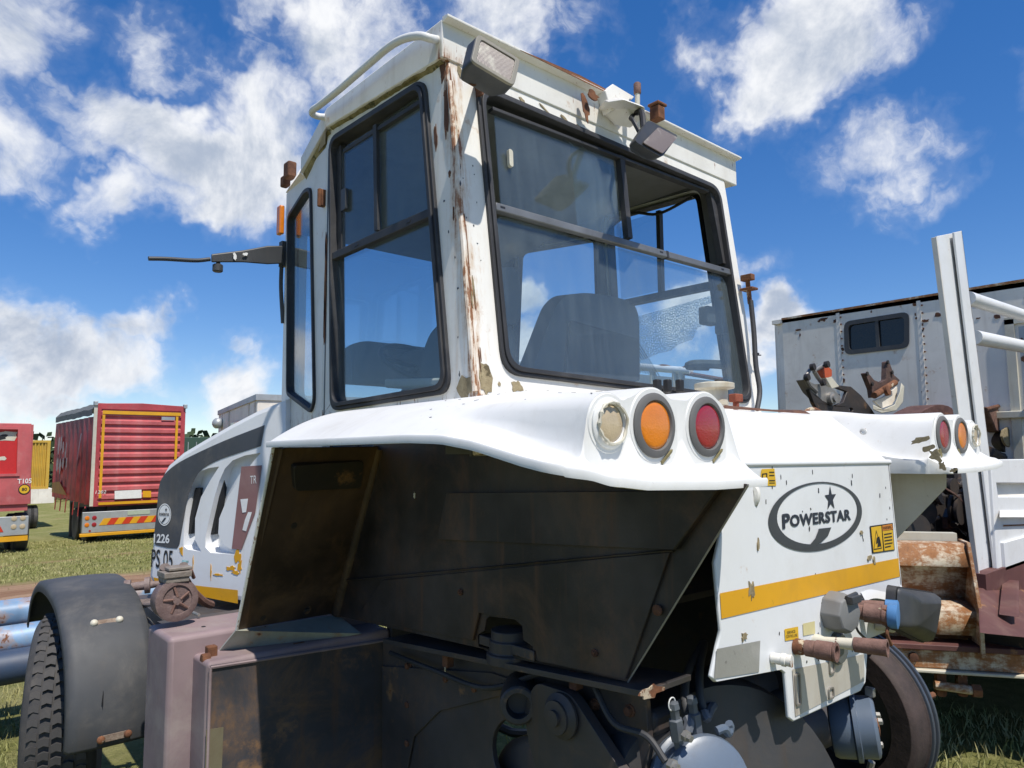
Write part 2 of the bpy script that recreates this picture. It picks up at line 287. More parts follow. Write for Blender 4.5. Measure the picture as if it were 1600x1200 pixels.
# ------------------------------------------------------------------ mesh helpers
class MB:
    def __init__(s): s.v = []; s.f = []
    def add(s, vs, fs):
        k = len(s.v); s.v += [V(p) for p in vs]; s.f += [tuple(i+k for i in f) for f in fs]; return s
    def box(s, c, size, rot=None):
        hx, hy, hz = [a/2 for a in size]; c = V(c)
        P = [V((x,y,z)) for x in (-hx,hx) for y in (-hy,hy) for z in (-hz,hz)]
        if rot is not None: P = [rot @ p for p in P]
        return s.add([p+c for p in P], [(0,1,3,2),(4,6,7,5),(0,4,5,1),(2,3,7,6),(0,2,6,4),(1,5,7,3)])
    def bb(s, a, b):
        a = V(a); b = V(b); return s.box((a+b)/2, [abs(x) for x in (b-a)])
    def prism(s, poly, ext):
        """closed solid: planar (possibly concave) polygon swept by ext"""
        return s.plate(poly, [], ext)
    def plate(s, outer, holes, ext):
        ext = V(ext); loops = [[V(p) for p in outer]] + [[V(p) for p in h] for h in holes]
        flat = [p for l in loops for p in l]; n = len(flat)
        tri = tessellate_polygon(loops)
        fs = [tuple(t) for t in tri] + [tuple(i+n for i in reversed(t)) for t in tri]
        k = 0
        for l in loops:
            for i in range(len(l)):
                j = (i+1) % len(l); fs.append((k+i, k+i+n, k+j+n, k+j))
            k += len(l)
        return s.add(flat+[p+ext for p in flat], fs)
    def sheet(s, outer, holes=()):
        loops = [[V(p) for p in outer]] + [[V(p) for p in h] for h in holes]
        return s.add([p for l in loops for p in l], [tuple(t) for t in tessellate_polygon(loops)])
    def loft(s, loops, closed=True, caps=False):
        n = len(loops[0]); fs = []
        for a in range(len(loops)-1):
            for i in range(n if closed else n-1):
                j = (i+1) % n; fs.append((a*n+i, a*n+j, (a+1)*n+j, (a+1)*n+i))
        vs = [p for l in loops for p in l]
        if caps:
            fs += [tuple(t) for t in tessellate_polygon([[V(p) for p in loops[0]]])]
            k = (len(loops)-1)*n; fs += [tuple(i+k for i in t) for t in tessellate_polygon([[V(p) for p in loops[-1]]])]
        return s.add(vs, fs)
    def tube(s, pts, r, n=10, caps=True, closed=False):
        pts = [V(p) for p in pts]; m = len(pts); rs = r if isinstance(r, (list, tuple)) else [r]*m
        loops = []; prev = None
        for i, p in enumerate(pts):
            d = (pts[(i+1) % m] - pts[i-1]) if closed else (pts[min(i+1, m-1)] - pts[max(i-1, 0)])
            d = d.normalized() if d.length > 1e-9 else V((0,0,1))
            if prev is None:
                u = d.orthogonal().normalized()
            else:
                u = (prev - d*prev.dot(d)).normalized()
            prev = u; w = d.cross(u)
            loops.append([p + (u*math.cos(2*math.pi*k/n) + w*math.sin(2*math.pi*k/n))*rs[i] for k in range(n)])
        if closed: loops.append(loops[0])
        return s.loft(loops, True, caps and not closed)
    def lathe(s, prof, o, ax, n=32, caps=True):
        """prof: (distance along axis, radius)"""
        o = V(o); ax = V(ax).normalized(); u = ax.orthogonal().normalized(); w = ax.cross(u)
        return s.loft([[o + ax*a + (u*math.cos(2*math.pi*k/n) + w*math.sin(2*math.pi*k/n))*max(r, 1e-4) for k in range(n)] for a, r in prof], True, caps)
    def grid(s, rows):
        return s.loft(rows, False)
    def ball(s, c, r, n=10, sc=(1,1,1)):
        c = V(c); loops = []
        for i in range(1, n):
            a = math.pi*i/n
            loops.append([c + V((math.sin(a)*math.cos(b)*r*sc[0], math.sin(a)*math.sin(b)*r*sc[1], math.cos(a)*r*sc[2])) for b in [2*math.pi*k/(n*2) for k in range(n*2)]])
        return s.loft(loops, True, True)
    def mesh(s, name, m, smooth=38):
        me = bpy.data.meshes.new(name); me.from_pydata([tuple(p) for p in s.v], [], s.f); me.validate()
        bm = bmesh.new(); bm.from_mesh(me); bmesh.ops.remove_doubles(bm, verts=bm.verts, dist=1e-6)
        bmesh.ops.recalc_face_normals(bm, faces=bm.faces); bm.to_mesh(me); bm.free()
        for p in me.polygons: p.use_smooth = True
        me.set_sharp_from_angle(angle=math.radians(smooth))
        if m is not None: me.materials.append(m)
        return me
class Thing:
    def __init__(s, name, label, cat, loc, group=None, mb=None, m=None):
        o = bpy.data.objects.new(name, None); o.empty_display_size = .2
        COL.objects.link(o); o.location = loc; s.o = o; s.loc = V(loc)
        o['label'] = label; o['category'] = cat
        if group: o['group'] = group
    def part(s, name, mb, m, parent=None, bevel=0, label=None, stuff=False, smooth=38, seg=2):
        me = mb.mesh(name, m, smooth); o = bpy.data.objects.new(name, me); COL.objects.link(o)
        if parent is None: o.parent = s.o; o.location = -s.loc
        else: o.parent = parent
        if bevel:
            b = o.modifiers.new('bevel', 'BEVEL'); b.width = bevel; b.segments = seg; b.limit_method = 'ANGLE'; b.angle_limit = math.radians(40)
            w = o.modifiers.new('wn', 'WEIGHTED_NORMAL'); w.keep_sharp = True
        if label: o['label'] = label
        if stuff: o['kind'] = 'stuff'
        return o
    def inst(s, name, me, loc, parent=None, rot=None):
        o = bpy.data.objects.new(name, me); COL.objects.link(o)
        if parent is None: o.parent = s.o; o.location = V(loc)-s.loc
        else: o.parent = parent; o.location = loc
        if rot: o.rotation_euler = rot
        return o
def solo(name, mb, m, label=None, cat=None, group=None, kind=None, bevel=0, smooth=38):
    me = mb.mesh(name, m, smooth); o = bpy.data.objects.new(name, me); COL.objects.link(o)
    if label: o['label'] = label; o['category'] = cat
    if group: o['group'] = group
    if kind: o['kind'] = kind
    if bevel:
        b = o.modifiers.new('bevel', 'BEVEL'); b.width = bevel; b.segments = 2; b.limit_method = 'ANGLE'
    return o
def plane_axes(pts):
    n = V((0,0,0)); k = len(pts)
    for i in range(k):
        a, b = pts[i], pts[(i+1) % k]; n += a.cross(b)
    return n.normalized()
def inset(pts, d):
    """move every edge of a planar polygon inwards by d (negative: outwards)"""
    pts = [V(p) for p in pts]; n = plane_axes(pts); k = len(pts); out = []
    for i in range(k):
        p0, p1, p2 = pts[i-1], pts[i], pts[(i+1) % k]
        e1 = (p1-p0).normalized(); e2 = (p2-p1).normalized()
        m1 = n.cross(e1); m2 = n.cross(e2)
        c = m1 + m2; q = 1 + m1.dot(m2)
        out.append(p1 + c*(d/max(q, .2)))
    return out
def rounded(pts, r, n=5):
    pts = [V(p) for p in pts]; out = []; k = len(pts); rs = r if isinstance(r, (list, tuple)) else [r]*k
    for i in range(k):
        p0, p1, p2 = pts[i-1], pts[i], pts[(i+1) % k]
        a = (p0-p1); b = (p2-p1); d = min(rs[i], a.length*.45, b.length*.45)
        s = p1 + a.normalized()*d; e = p1 + b.normalized()*d
        for j in range(n+1):
            t = j/n; out.append(s*(1-t)**2 + p1*2*t*(1-t) + e*t**2)
    return out
def smoothpath(pts, n=6):
    pts = [V(p) for p in pts]; out = []
    P = [pts[0]*2-pts[1]] + pts + [pts[-1]*2-pts[-2]]
    for i in range(1, len(P)-2):
        for j in range(n):
            t = j/n; a, b, c, d = P[i-1], P[i], P[i+1], P[i+2]
            out.append(.5*((2*b) + (c-a)*t + (2*a-5*b+4*c-d)*t*t + (3*b-a-3*c+d)*t**3))
    out.append(pts[-1]); return out
def frame(mb, outer, inner, nrm, d0, d1):
    """ring between two loops of equal count, from depth d0 to d1 along nrm"""
    nrm = V(nrm)
    A = [p+nrm*d1 for p in outer]; B = [p+nrm*d1 for p in inner]; Cc = [p+nrm*d0 for p in inner]; Dd = [p+nrm*d0 for p in outer]
    return mb.loft([Dd, A, B, Cc], True)
def text_mb(txt, o, u, v, bold=.0, space=1.0, shear=0.0):
    """lettering laid on the parallelogram o, o+u, o+v"""
    cu = bpy.data.curves.new('lettering', 'FONT'); cu.body = txt; cu.size = 1; cu.offset = bold; cu.space_character = space; cu.resolution_u = 3; cu.shear = shear
    ob = bpy.data.objects.new('lettering', cu); COL.objects.link(ob)
    dg = bpy.context.evaluated_depsgraph_get(); me = bpy.data.meshes.new_from_object(ob.evaluated_get(dg))
    xs = [p.co.x for p in me.vertices]; ys = [p.co.y for p in me.vertices]
    x0, x1, y0, y1 = min(xs), max(xs), min(ys), max(ys); o, u, v = V(o), V(u), V(v)
    mb = MB(); mb.add([o + u*((p.co.x-x0)/(x1-x0)) + v*((p.co.y-y0)/(y1-y0)) for p in me.vertices], [tuple(f.vertices) for f in me.polygons])
    COL.objects.unlink(ob); bpy.data.objects.remove(ob); bpy.data.curves.remove(cu); bpy.data.meshes.remove(me)
    return mb
def flake(c, u, v, a, b, seed, n=14, jag=.35):
    r = random.Random(seed); out = []
    for i in range(n):
        t = 2*math.pi*i/n; k = 1 + r.uniform(-jag, jag); out.append(V(c) + V(u)*(a*k*math.cos(t)) + V(v)*(b*k*math.sin(t)))
    return out
# ------------------------------------------------------------------ the haulage tractor
XC = 2.287
T = Thing('haulage_tractor', 'big white weathered haulage tractor with tall glazed cab and bare wheelless rear hubs', 'tractor', (XC, 2.6, 0))
def yr(z): return 1.8 + .13*(z-1.91)                     # rear wall leans forward
RN = V((0,-1,.13)).normalized()
def RP(px, py, d=0.0): return PL(px, py, V((0,1.8,1.91))+RN*d, RN)
CX = 1.412
def SP(px, py, d=0.0): return X(px, py, CX-d)
QA = math.radians(12); QD = V((math.sin(QA), math.cos(QA), 0)); QN = V((-math.cos(QA), math.sin(QA), 0)); QP = V((CX, 2.87, 0))
def QPt(px, py, d=0.0): return PL(px, py, QP+QN*d, QN)
def mir(p): return V((2*XC-p[0], p[1], p[2]))
def mirl(l): return [mir(p) for p in l][::-1]
RS = V((0,-.09,0))                                       # the right hand window sits a little further back
YQR = 2.765
def mirw(l): return [mir(p)+RS*max(0, min(1, (p.y-1.98)/.8)) for p in l][::-1]
# --- windows: corner sets
RW = [RP(741,130), RP(783,585), RP(1174,632), RP(1122,293)]
SW = [SP(517,217), SP(519,643), SP(707,614), SP(667,121)]
QW = [QPt(451.5,338), QPt(450,617), QPt(488,646), QPt(494,628), QPt(488,292), QPt(478,296)]
def ori(pts, n): return pts if plane_axes(pts).dot(V(n)) > 0 else pts[::-1]
RW = ori(RW, RN); SW = ori(SW, (-1,0,0)); QW = ori(QW, QN)
RWr = rounded(RW, .085, 6); SWr = rounded(SW, .07, 6); QWr = rounded(QW, [.05]*len(QW), 3)
# --- walls
ZB, ZT = 1.70, 3.14
def hole(pts, d, r): return rounded(inset(pts, d), r, 6)
rear_out = [V((CX+.003, yr(ZB), ZB)), V((2*XC-CX-.003, yr(ZB), ZB)), V((2*XC-CX-.003, yr(ZT), ZT)), V((CX+.003, yr(ZT), ZT))]
mb = MB().plate(rear_out, [hole(RW, .012, .075)], -RN*.045)
T.part('cab_rear_wall', mb, WHITE_CAB, bevel=.006)
yq = 2.87
ZS = 1.862
side_out = [V((CX, yr(ZS)+.003, ZS)), V((CX, yq, ZS)), V((CX, yq, 3.165)), V((CX, yr(ZT)+.003, ZT-.02))]
mb = MB().plate(side_out, [hole(SW, .012, .06)], (.045, 0, 0)); T.part('cab_side_wall', mb, WHITE_CAB, bevel=.005)
side_outr = mirl([V((p.x, YQR if p.y > 2.5 else p.y, p.z)) for p in side_out])
mb = MB().plate(side_outr, [mirw(hole(SW, .012, .06))], (-.045, 0, 0)); T.part('cab_side_wall', mb, WHITE_CAB, bevel=.005)
q_end = QP + QD*.86
def qz(p, z): return V((p.x, p.y, z))
qtop0 = QPt(503, 238); qtop1 = QPt(445, 306)
q_out = [qz(QP, ZB), qz(q_end, ZB), qz(q_end, qtop1.z), qz(QP+QD*.02, qtop0.z), qz(QP, qtop0.z+.01)]
mb = MB().plate(q_out, [hole(QW, .008, .04)], -QN*.04); T.part('cab_quarter_panel', mb, WHITE_CAB, bevel=.005)
# right quarter panel carries a larger window
QNr = V((-QN.x, QN.y, 0)); QPr = V((2*XC-CX, YQR, 0))
QDr_x = -math.tan(QA); fy_ = (QP+QD*.86).y
def QR(px, py): return PL(px, py, QPr, QNr)
QWR = ori([QR(813,393), QR(937,372), QR(944,596), QR(805,592)], QNr)
q_outr = [p+V((0,YQR-2.87,0)) for p in mirl(q_out)]; q_outr = [V((p.x+ (QDr_x*(fy_-p.y) if p.y > 3.3 else 0), fy_ if p.y > 3.3 else p.y, p.z)) for p in q_outr]
mb = MB().plate(q_outr, [rounded(QWR, .05, 5)], -QNr*.04); T.part('cab_quarter_panel', mb, WHITE_CAB, bevel=.005)
fx0, fx1 = q_end.x+.02, 2*XC-q_end.x-.02; fy = q_end.y
f_out = [V((fx0,fy,ZB)), V((fx1,fy,ZB)), V((fx1,fy,qtop1.z)), V((fx0,fy,qtop1.z))]
f_hole = rounded([V((fx0+.09,fy,1.98)), V((fx1-.09,fy,1.98)), V((fx1-.09,fy,qtop1.z-.08)), V((fx0+.09,fy,qtop1.z-.08))], .08, 5)
mb = MB().plate(f_out, [f_hole], (0,-.04,0)); T.part('cab_front_wall', mb, WHITE_CAB)
o = T.part('windscreen', MB().plate([p+V((0,-.015,0)) for p in f_hole], [], (0,-.006,0)), GLASS)
# dark lining behind the pillars and header
lin = MB()
lin.plate([p+V((.047,0,0)) for p in side_out], [[p+V((.047,0,0)) for p in hole(SW, .0, .06)]], (.012,0,0))
lin.plate([p-V((.047,0,0)) for p in side_outr], [[p-V((.047,0,0)) for p in mirw(hole(SW, .0, .06))]], (-.012,0,0))
lin.plate([p-RN*.047 for p in rear_out], [[p-RN*.047 for p in hole(RW, .0, .075)]], -RN*.012)
lin.plate([p-QN*.042 for p in q_out], [[p-QN*.042 for p in hole(QW,-.004,.05)]], -QN*.012)
lin.plate([p-QNr*.042 for p in q_outr], [[p-QNr*.042 for p in rounded(inset(QWR,-.004), .05, 5)]], -QNr*.012)
T.part('cab_lining', lin, INTER)
T.part('headliner', MB().prism([V((CX+.06,2.02,3.085)), V((2*XC-CX-.06,2.02,3.085)), V((2*XC-CX-.06,2.87,3.085)), mir(V((q_end.x+.03,3.6,2.89))), V((q_end.x+.03,3.6,2.89)), V((CX+.06,2.87,3.085))], (0,0,.01)), HEADL)
T.part('cab_floor', MB().prism([V((CX+.06,1.86,1.70)), V((2*XC-CX-.06,1.86,1.70)), V((2*XC-CX-.06,2.87,1.70)), mir(V((q_end.x+.03,3.6,1.70))), V((q_end.x+.03,3.6,1.70)), V((CX+.06,2.87,1.70))], (0,0,.03)), INTER)
# --- roof
RX, RY = 1.385, 1.946; RXR = Y(1150,253,1.946).x
ra = V((RX, RY, 3.222)); rb = V((RX, 2.825, 3.231)); rc = X(470,246,1.46); rd = V((1.76, 3.42, 3.05))
def mr(p): return V((RXR-(p.x-RX), p.y, p.z))
top = [ra, mr(ra), mr(rb), mr(rc), mr(rd), rd, rc, rb]
hts = [.140, .140, .088, .075, .06, .06, .075, .088]
bot = [p - V((0,0,h)) for p, h in zip(top, hts)]
mb = MB(); cen = V((XC, 2.7, 3.27))
mb.loft([bot, top], True)
mb.add(top+[cen], [(i, (i+1) % 8, 8) for i in range(8)])
bi = [p + (V((XC,2.8,p.z))-p)*.075 for p in bot]; mb.loft([bot, bi], True)
qe = V((q_end.x-.004, q_end.y, qtop1.z+.004)); qs = QP+QD*.01; qs = V((qs.x-.004, qs.y, qtop0.z+.012))
brow = MB().add([qs, qe, mir(qe), mir(qs), bot[7], bot[6], bot[5], bot[4], bot[3], bot[2]], [(0,1,5,4),(1,6,5),(1,2,7,6),(2,8,7),(2,3,9,8)])
T.part('front_brow', brow, WHITE_CAB)
roof = T.part('roof', mb, WHITE_CAB, bevel=.004)
# rain lip along the rear edge, turned outwards
mb = MB(); mb.prism([V((RX,RY,3.212)), V((RX,RY-.034,3.216)), V((RX,RY-.034,3.226)), V((RX,RY,3.230))], (RXR-RX,0,0)); T.part('rain_gutter', mb, WHITE_CAB, roof, bevel=.002)
mb = MB().prism([V((1.72,RY-.036,3.219)), V((2.27,RY-.036,3.217)), V((2.27,RY-.03,3.235)), V((2.05,RY-.034,3.238)), V((1.85,RY-.034,3.229))], (0,.03,0)); T.part('gutter_rust', mb, RUST, roof)
# mossy underside seam
mb = MB(); S = smoothpath([V((RX+.006,RY+.02,3.083)), V((RX+.006,2.3,3.108)), V((RX+.006,2.81,3.143))], 12)
rows = []
for k in range(4):
    row = []
    for i, p in enumerate(S):
        row.append(p + V((.008*k, 0, -.006*k*(.8+.7*noise.noise(p*14+V((k,0,0)))) + .004*noise.noise(p*60))))
    rows.append(row)
mb.grid(rows); T.part('mossy_seam', mb, MOSS, roof)
S = smoothpath([V((rb.x+.012,2.83,3.138)), rc+V((.014,0,-.08))], 8); mb = MB()
mb.grid([[p + V((.012*k,0,-.016*k*(1+.6*noise.noise(p*20)))) for p in S] for k in range(3)]); T.part('mossy_seam', mb, MOSS, roof)
# grab rail on the roof edge: stands off the fascia
g = [X(683,62,RX+.004), X(672,60,RX-.05), X(655,56,RX-.07), X(630,61,RX-.075), X(607,74,RX-.075), X(575,101,RX-.075), X(530,140,RX-.075), X(500,164,RX-.075), X(490,171,RX-.072), X(488,178,RX-.055), X(498,182,RX-.02), X(508,183,RX+.004)]
gr = T.part('grab_rail', MB().tube(smoothpath(g, 5), .0145, 12), WHITE_FRP)
# --- window furniture
def window(name, pts, nrm, rr, gw, deep=.022):
    nrm = V(nrm); o_ = rounded(pts, rr, 6); i_ = rounded(inset(pts, gw), max(rr-gw*.5, .02), 6); m_ = rounded(inset(pts, gw*.45), rr*.9, 6)
    mb = MB(); frame(mb, o_, m_, nrm, -.02, deep*.6)
    frame(mb, m_, i_, nrm, -.045, deep*.95)
    return T.part(name, mb, RUBBER, bevel=.0025), i_
w_r, in_r = window('rear_window', RW, RN, .085, .030)
# mid bar
def bar(a, b, h, n, d, t):
    a, b, n = V(a), V(b), V(n); up = n.cross(b-a).normalized()
    if up.z < 0: up = -up
    return MB().prism([a+n*d, b+n*d, b+n*d-up*h, a+n*d-up*h], n*t)
pa, pb = RP(771,318), RP(1138,422)
T.part('mid_bar', bar(pa, pb, .030, RN, -.012, .026), ALU, w_r, bevel=.003)
for q in (.02, .63, .95):
    c = pa.lerp(pb, q) + RN*.0145 - V((0,0,.014)); T.part('drain_slot', MB().box(c, (.022,.004,.008)), BLACK, w_r)
T.part('mid_bar_joint', bar(pa.lerp(pb,.655), pa.lerp(pb,.665), .031, RN, -.012, .0275), RUBBER, w_r)
T.part('top_track', bar(RP(770,166), RP(1108,296), .014, RN, -.03, .03), RUBBER, w_r, bevel=.002)
T.part('right_track', MB().prism([RP(1101,300,-.035), RP(1113,304,-.035), RP(1134,418,-.035), RP(1122,414,-.035)], RN*.03), RUBBER, w_r)
T.part('divider', MB().prism([RP(961,246,-.03), RP(968,249,-.03), RP(981,376,-.03), RP(974,374,-.03)], RN*.028), RUBBER, w_r)
lo = inset(ori([RP(771,326), RP(790,588), RP(1172,628), RP(1138,429)], RN), .012)
T.part('lower_pane', MB().plate([p-RN*.016 for p in rounded(lo,.06,6)], [], RN*.004), GLASSD, w_r)
T.part('sliding_pane', MB().plate([p-RN*.022 for p in [RP(777,172), RP(788,320), RP(976,374), RP(963,246)]], [], RN*.005), GLASSD, w_r)
T.part('sliding_pane', MB().plate([p-RN*.034 for p in [RP(900,222), RP(912,357), RP(993,379), RP(981,262)]], [], RN*.005), GLASSD, w_r)
h0 = RP(795,249,-.012); T.part('pane_handle', MB().plate(rounded([h0+V((-.011,0,.034)), h0+V((.009,0,.030)), h0+V((.011,0,-.034)), h0+V((-.008,0,-.030))], .01, 3), [], RN*.014), CREAM, w_r, bevel=.002)
w_s, in_s = window('side_window', SW, (-1,0,0), .07, .032)
pa, pb = SP(522,396), SP(676,326)
T.part('mid_bar', bar(pa, pb, .033, (-1,0,0), -.012, .026), RUBBER, w_s, bevel=.003)
for q in (.3, .82): T.part('drain_slot', MB().box(pa.lerp(pb, q)+V((-.0145,0,-.016)), (.004,.026,.008)), BLACK, w_s)
T.part('divider', MB().prism([SP(588,198,-.02), SP(593,195,-.02), SP(595,360,-.02), SP(590,362,-.02)], (-.016,0,0)), RUBBER, w_s)
T.part('top_track', bar(SP(533,232), SP(658,150), .016, (-1,0,0), -.03, .02), RUBBER, w_s)
T.part('side_track', MB().prism([SP(527,236,-.03), SP(539,228,-.03), SP(540,392,-.03), SP(528,396,-.03)], (-.02,0,0)), RUBBER, w_s)
T.part('lower_pane', MB().plate([p for p in rounded(inset(ori([SP(522,400,-.015), SP(522,640,-.015), SP(706,612,-.015), SP(676,330,-.015)], (-1,0,0)), .01), .05, 5)], [], (-.004,0,0)), GLASS, w_s)
T.part('sliding_pane', MB().plate([SP(535,234,-.018), SP(537,388,-.018), SP(594,360,-.018), SP(591,197,-.018)], [], (-.004,0,0)), GLASS, w_s)
T.part('sliding_pane', MB().plate([SP(585,200,-.03), SP(588,362,-.03), SP(674,325,-.03), SP(660,148,-.03)], [], (-.004,0,0)), GLASSD, w_s)
T.part('pane_handle', MB().plate(rounded([SP(537,298,-.012), SP(544,294,-.012), SP(544,327,-.012), SP(537,331,-.012)], .008, 3), [], (-.014,0,0)), BLACKPL, w_s)
# quarter window
mb = MB(); i_q = rounded(inset(QW, .020), .035, 3); frame(mb, QWr, i_q, QN, -.03, .012)
w_q = T.part('quarter_window', mb, RUBBER, bevel=.002)
T.part('pane', MB().plate([p-QN*.012 for p in rounded(inset(QW,.008),.04,3)], [], QN*.004), GLASS, w_q)
# right hand windows, seen through the cab
SWm = mirw(SW); mb = MB(); frame(mb, rounded(SWm,.07,6), rounded(inset(SWm,.03),.055,6), (1,0,0), -.055, .012)
w_m = T.part('side_window', mb, RUBBER)
pam, pbm = mir(SP(522,396))+RS, mir(SP(676,326)); T.part('mid_bar', bar(pam, pbm, .036, (-1,0,0), .0, .05), RUBBER, w_m)
T.part('divider', MB().bb((2*XC-CX-.03,2.345,2.57), (2*XC-CX,2.37,3.03)), RUBBER, w_m)
T.part('sliding_pane', MB().plate([mir(p)+RS for p in [SP(535,234,-.018), SP(537,388,-.018), SP(594,360,-.018), SP(591,197,-.018)]], [], (.004,0,0)), GLASS, w_m)
def RX3(px, py): return X(px, py, 2*XC-CX-.012)
cz = [RX3(985,498), RX3(1110,462), RX3(1126,458), RX3(1128,466), RX3(1099,478), RX3(1112,492), RX3(1108,506), RX3(1090,512), RX3(1082,530), RX3(1060,538), RX3(1048,548), RX3(1030,552), RX3(1006,562), RX3(985,566)]
T.part('broken_pane', MB().plate(cz, [], (.004,0,0)), CRAZED, w_m, label='crazed remains of a shattered pane')
T.part('quarter_window_frame', frame(MB(), rounded(inset(QWR,-.01),.06,5), rounded(inset(QWR,.016),.045,5), QNr, -.05, .012), RUBBER)
T.part('door_latch', MB().bb((3.0,1.97,2.33),(3.10,2.03,2.42)).bb((3.06,1.93,2.28),(3.11,1.98,2.50)), INTER, bevel=.01)
T.part('door_pull', MB().tube(smoothpath([V((3.1,1.96,2.13)),V((3.02,1.98,2.13)),V((2.96,2.03,2.13)),V((3.0,2.09,2.13)),V((3.1,2.05,2.13))],5), .022, 8), INTER)
# door seams, hinges on the left side
T.part('door_seam', MB().bb((CX-.001,2.842,1.74),(CX+.002,2.852,3.06)), DGREY)
hg = X(504,310,CX-.006); T.part('door_hinge', MB().box(hg, (.024,.032,.075)).tube([hg+V((-.014,.0,-.04)), hg+V((-.014,.0,.04))], .011, 8), RUSTP, bevel=.003)
# --- interior: seats, wheel, dash
def seatback(name, pts, thick, m, bev=.03):
    return T.part(name, MB().plate(rounded(pts, .07, 5), [], thick), m, bevel=bev, seg=3)
sb = [Y(826,592,2.42), Y(868,478,2.55), Y(884,461,2.56), Y(915,457,2.57), Y(958,463,2.57), Y(990,472,2.56), Y(999,495,2.53), Y(1000,598,2.42)]
seat = seatback('driver_seat', sb, V((0,.10,.01)), SEAT)
T.part('back_net', MB().plate(rounded([p+V((0,-.012,0)) for p in [Y(880,592,2.42), Y(890,500,2.51), Y(905,505,2.505), Y(996,530,2.49), Y(997,596,2.42)]], .02, 3), [], (0,.02,0)), NET, seat)
ln = MB()
for i in range(26):
    a = .04*i; p0 = Y(884+4.4*i, 502+1.1*i, 2.485)
    ln.tube([p0, p0+V((.16,-.03,-.20-.0*i))], .0022, 4)
T.part('net_cord', ln, GREYRUB, seat, stuff=True)
T.part('seat_cushion', MB().bb((2.35,2.55,1.86),(3.0,3.0,2.0)), SEAT, seat, bevel=.04)
hr = [Y(772,420,2.55), Y(800,416,2.55), Y(811,426,2.55), Y(815,470,2.55), Y(812,500,2.55), Y(806,508,2.55), Y(772,505,2.55)]
s2 = seatback('passenger_seat', [Y(760,595,2.6), Y(760,520,2.6), Y(775,505,2.6), Y(806,510,2.6), Y(800,596,2.6)], V((0,.10,0)), SEAT)
T.part('headrest', MB().plate(rounded(hr, .04, 4), [], (0,.09,0)), SEAT, s2, bevel=.02)
T.part('seat_side', MB().plate(rounded([X(655,592,1.86), X(662,545,1.86), X(672,520,1.86), X(690,502,1.86), X(702,505,1.86), X(706,592,1.86)], .05, 4), [], (.12,0,0)), SEAT, s2, bevel=.02)
T.part('headrest_side', MB().plate(rounded([X(686,492,1.9), X(687,455,1.9), X(696,448,1.9), X(706,450,1.9), X(706,492,1.9)], .03, 4), [], (.1,0,0)), SEAT, s2, bevel=.02)
cw = V((2.0,3.02,2.16)); ax = V((0,-.55,.84)).normalized(); u_ = ax.orthogonal().normalized(); w_ = ax.cross(u_)
st = T.part('steering_wheel', MB().tube([cw+(u_*math.cos(a)+w_*math.sin(a))*.19 for a in [2*math.pi*i/28 for i in range(28)]], .015, 8, closed=True), BLACKPL)
sp = MB()
for k in range(3): sp.tube([cw-ax*.02, cw+(u_*math.cos(2.1*k)+w_*math.sin(2.1*k))*.185], .013, 6)
T.part('spoke', sp, BLACKPL, st); T.part('steering_column', MB().tube([cw-ax*.02, cw-ax*.45], .03, 8), BLACKPL, st)
dp = smoothpath([X(528,600,2.0), X(528,560,2.0), X(545,540,2.0), X(575,533,2.0), X(602,541,2.0), X(612,560,2.0), X(640,548,2.0), X(668,552,2.0), X(660,600,2.0)], 4)
T.part('dashboard', MB().plate(dp, [], (.5,0,0)), INTER, bevel=.02)
T.part('dash_tray', MB().plate([X(600,592,1.7), X(700,590,1.7), X(700,604,1.7), X(600,606,1.7)], [], (.3,0,0)), CREAM, bevel=.01)
for kx, ky in ((2.2,2.9),(2.62,3.1),(2.75,3.1)): T.part('gear_lever', MB().tube([V((kx,ky,1.73)), V((kx-.02,ky-.03,2.1))], .010, 8).ball((kx-.02,ky-.03,2.12), .026, 6), BLACK)
T.part('cab_wiring', MB().tube(smoothpath([V((3.08,2.1,3.02)), V((3.06,2.3,2.98)), V((3.06,2.5,3.03)), V((3.08,2.75,2.95))],6), .008, 6), BLACK)
T.part('control_panel', MB().bb((2.3,3.2,1.72),(2.95,3.45,2.1)), INTER, bevel=.03)
# --- rusted corner seams and flakes
def patches(name, lst, n, m, off=.0022, parent=None):
    n = V(n); tiny = MB()
    for pts in lst:
        sz = max((a-b).length for a in pts for b in pts)
        if sz > .03: T.part(name, MB().plate([p+n*.0004 for p in pts], [], n*off), m, parent)
        else: tiny.plate([p+n*.0004 for p in pts], [], n*off)
    if tiny.v: T.part(name, tiny, m, parent, stuff=True)
up = V((0,.13,1)).normalized()
R1, R2 = [], []
rn = random.Random(3)
for i in range(14):                                   # along the rear left corner weld
    t = rn.random()**.8; px = 697+ (752-700)*t + rn.uniform(-3,3) + 4; py = 100+ 480*t
    c = RP(px-2, py); (R1 if rn.random() < .8 else R2).append(flake(c, V((1,0,0)), up, rn.uniform(.0015,.0035), rn.uniform(.02,.06), i, 14, .25))
R1 += [flake(RP(709,170), V((1,0,0)), up, .004, .09, 81), flake(RP(716,250), V((1,0,0)), up, .004, .10, 82), flake(RP(729,380), V((1,0,0)), up, .003, .12, 83), flake(RP(702,150), V((1,0,0)), up, .006, .05, 84)]
patches('rust_streak', R1, RN, RUST)
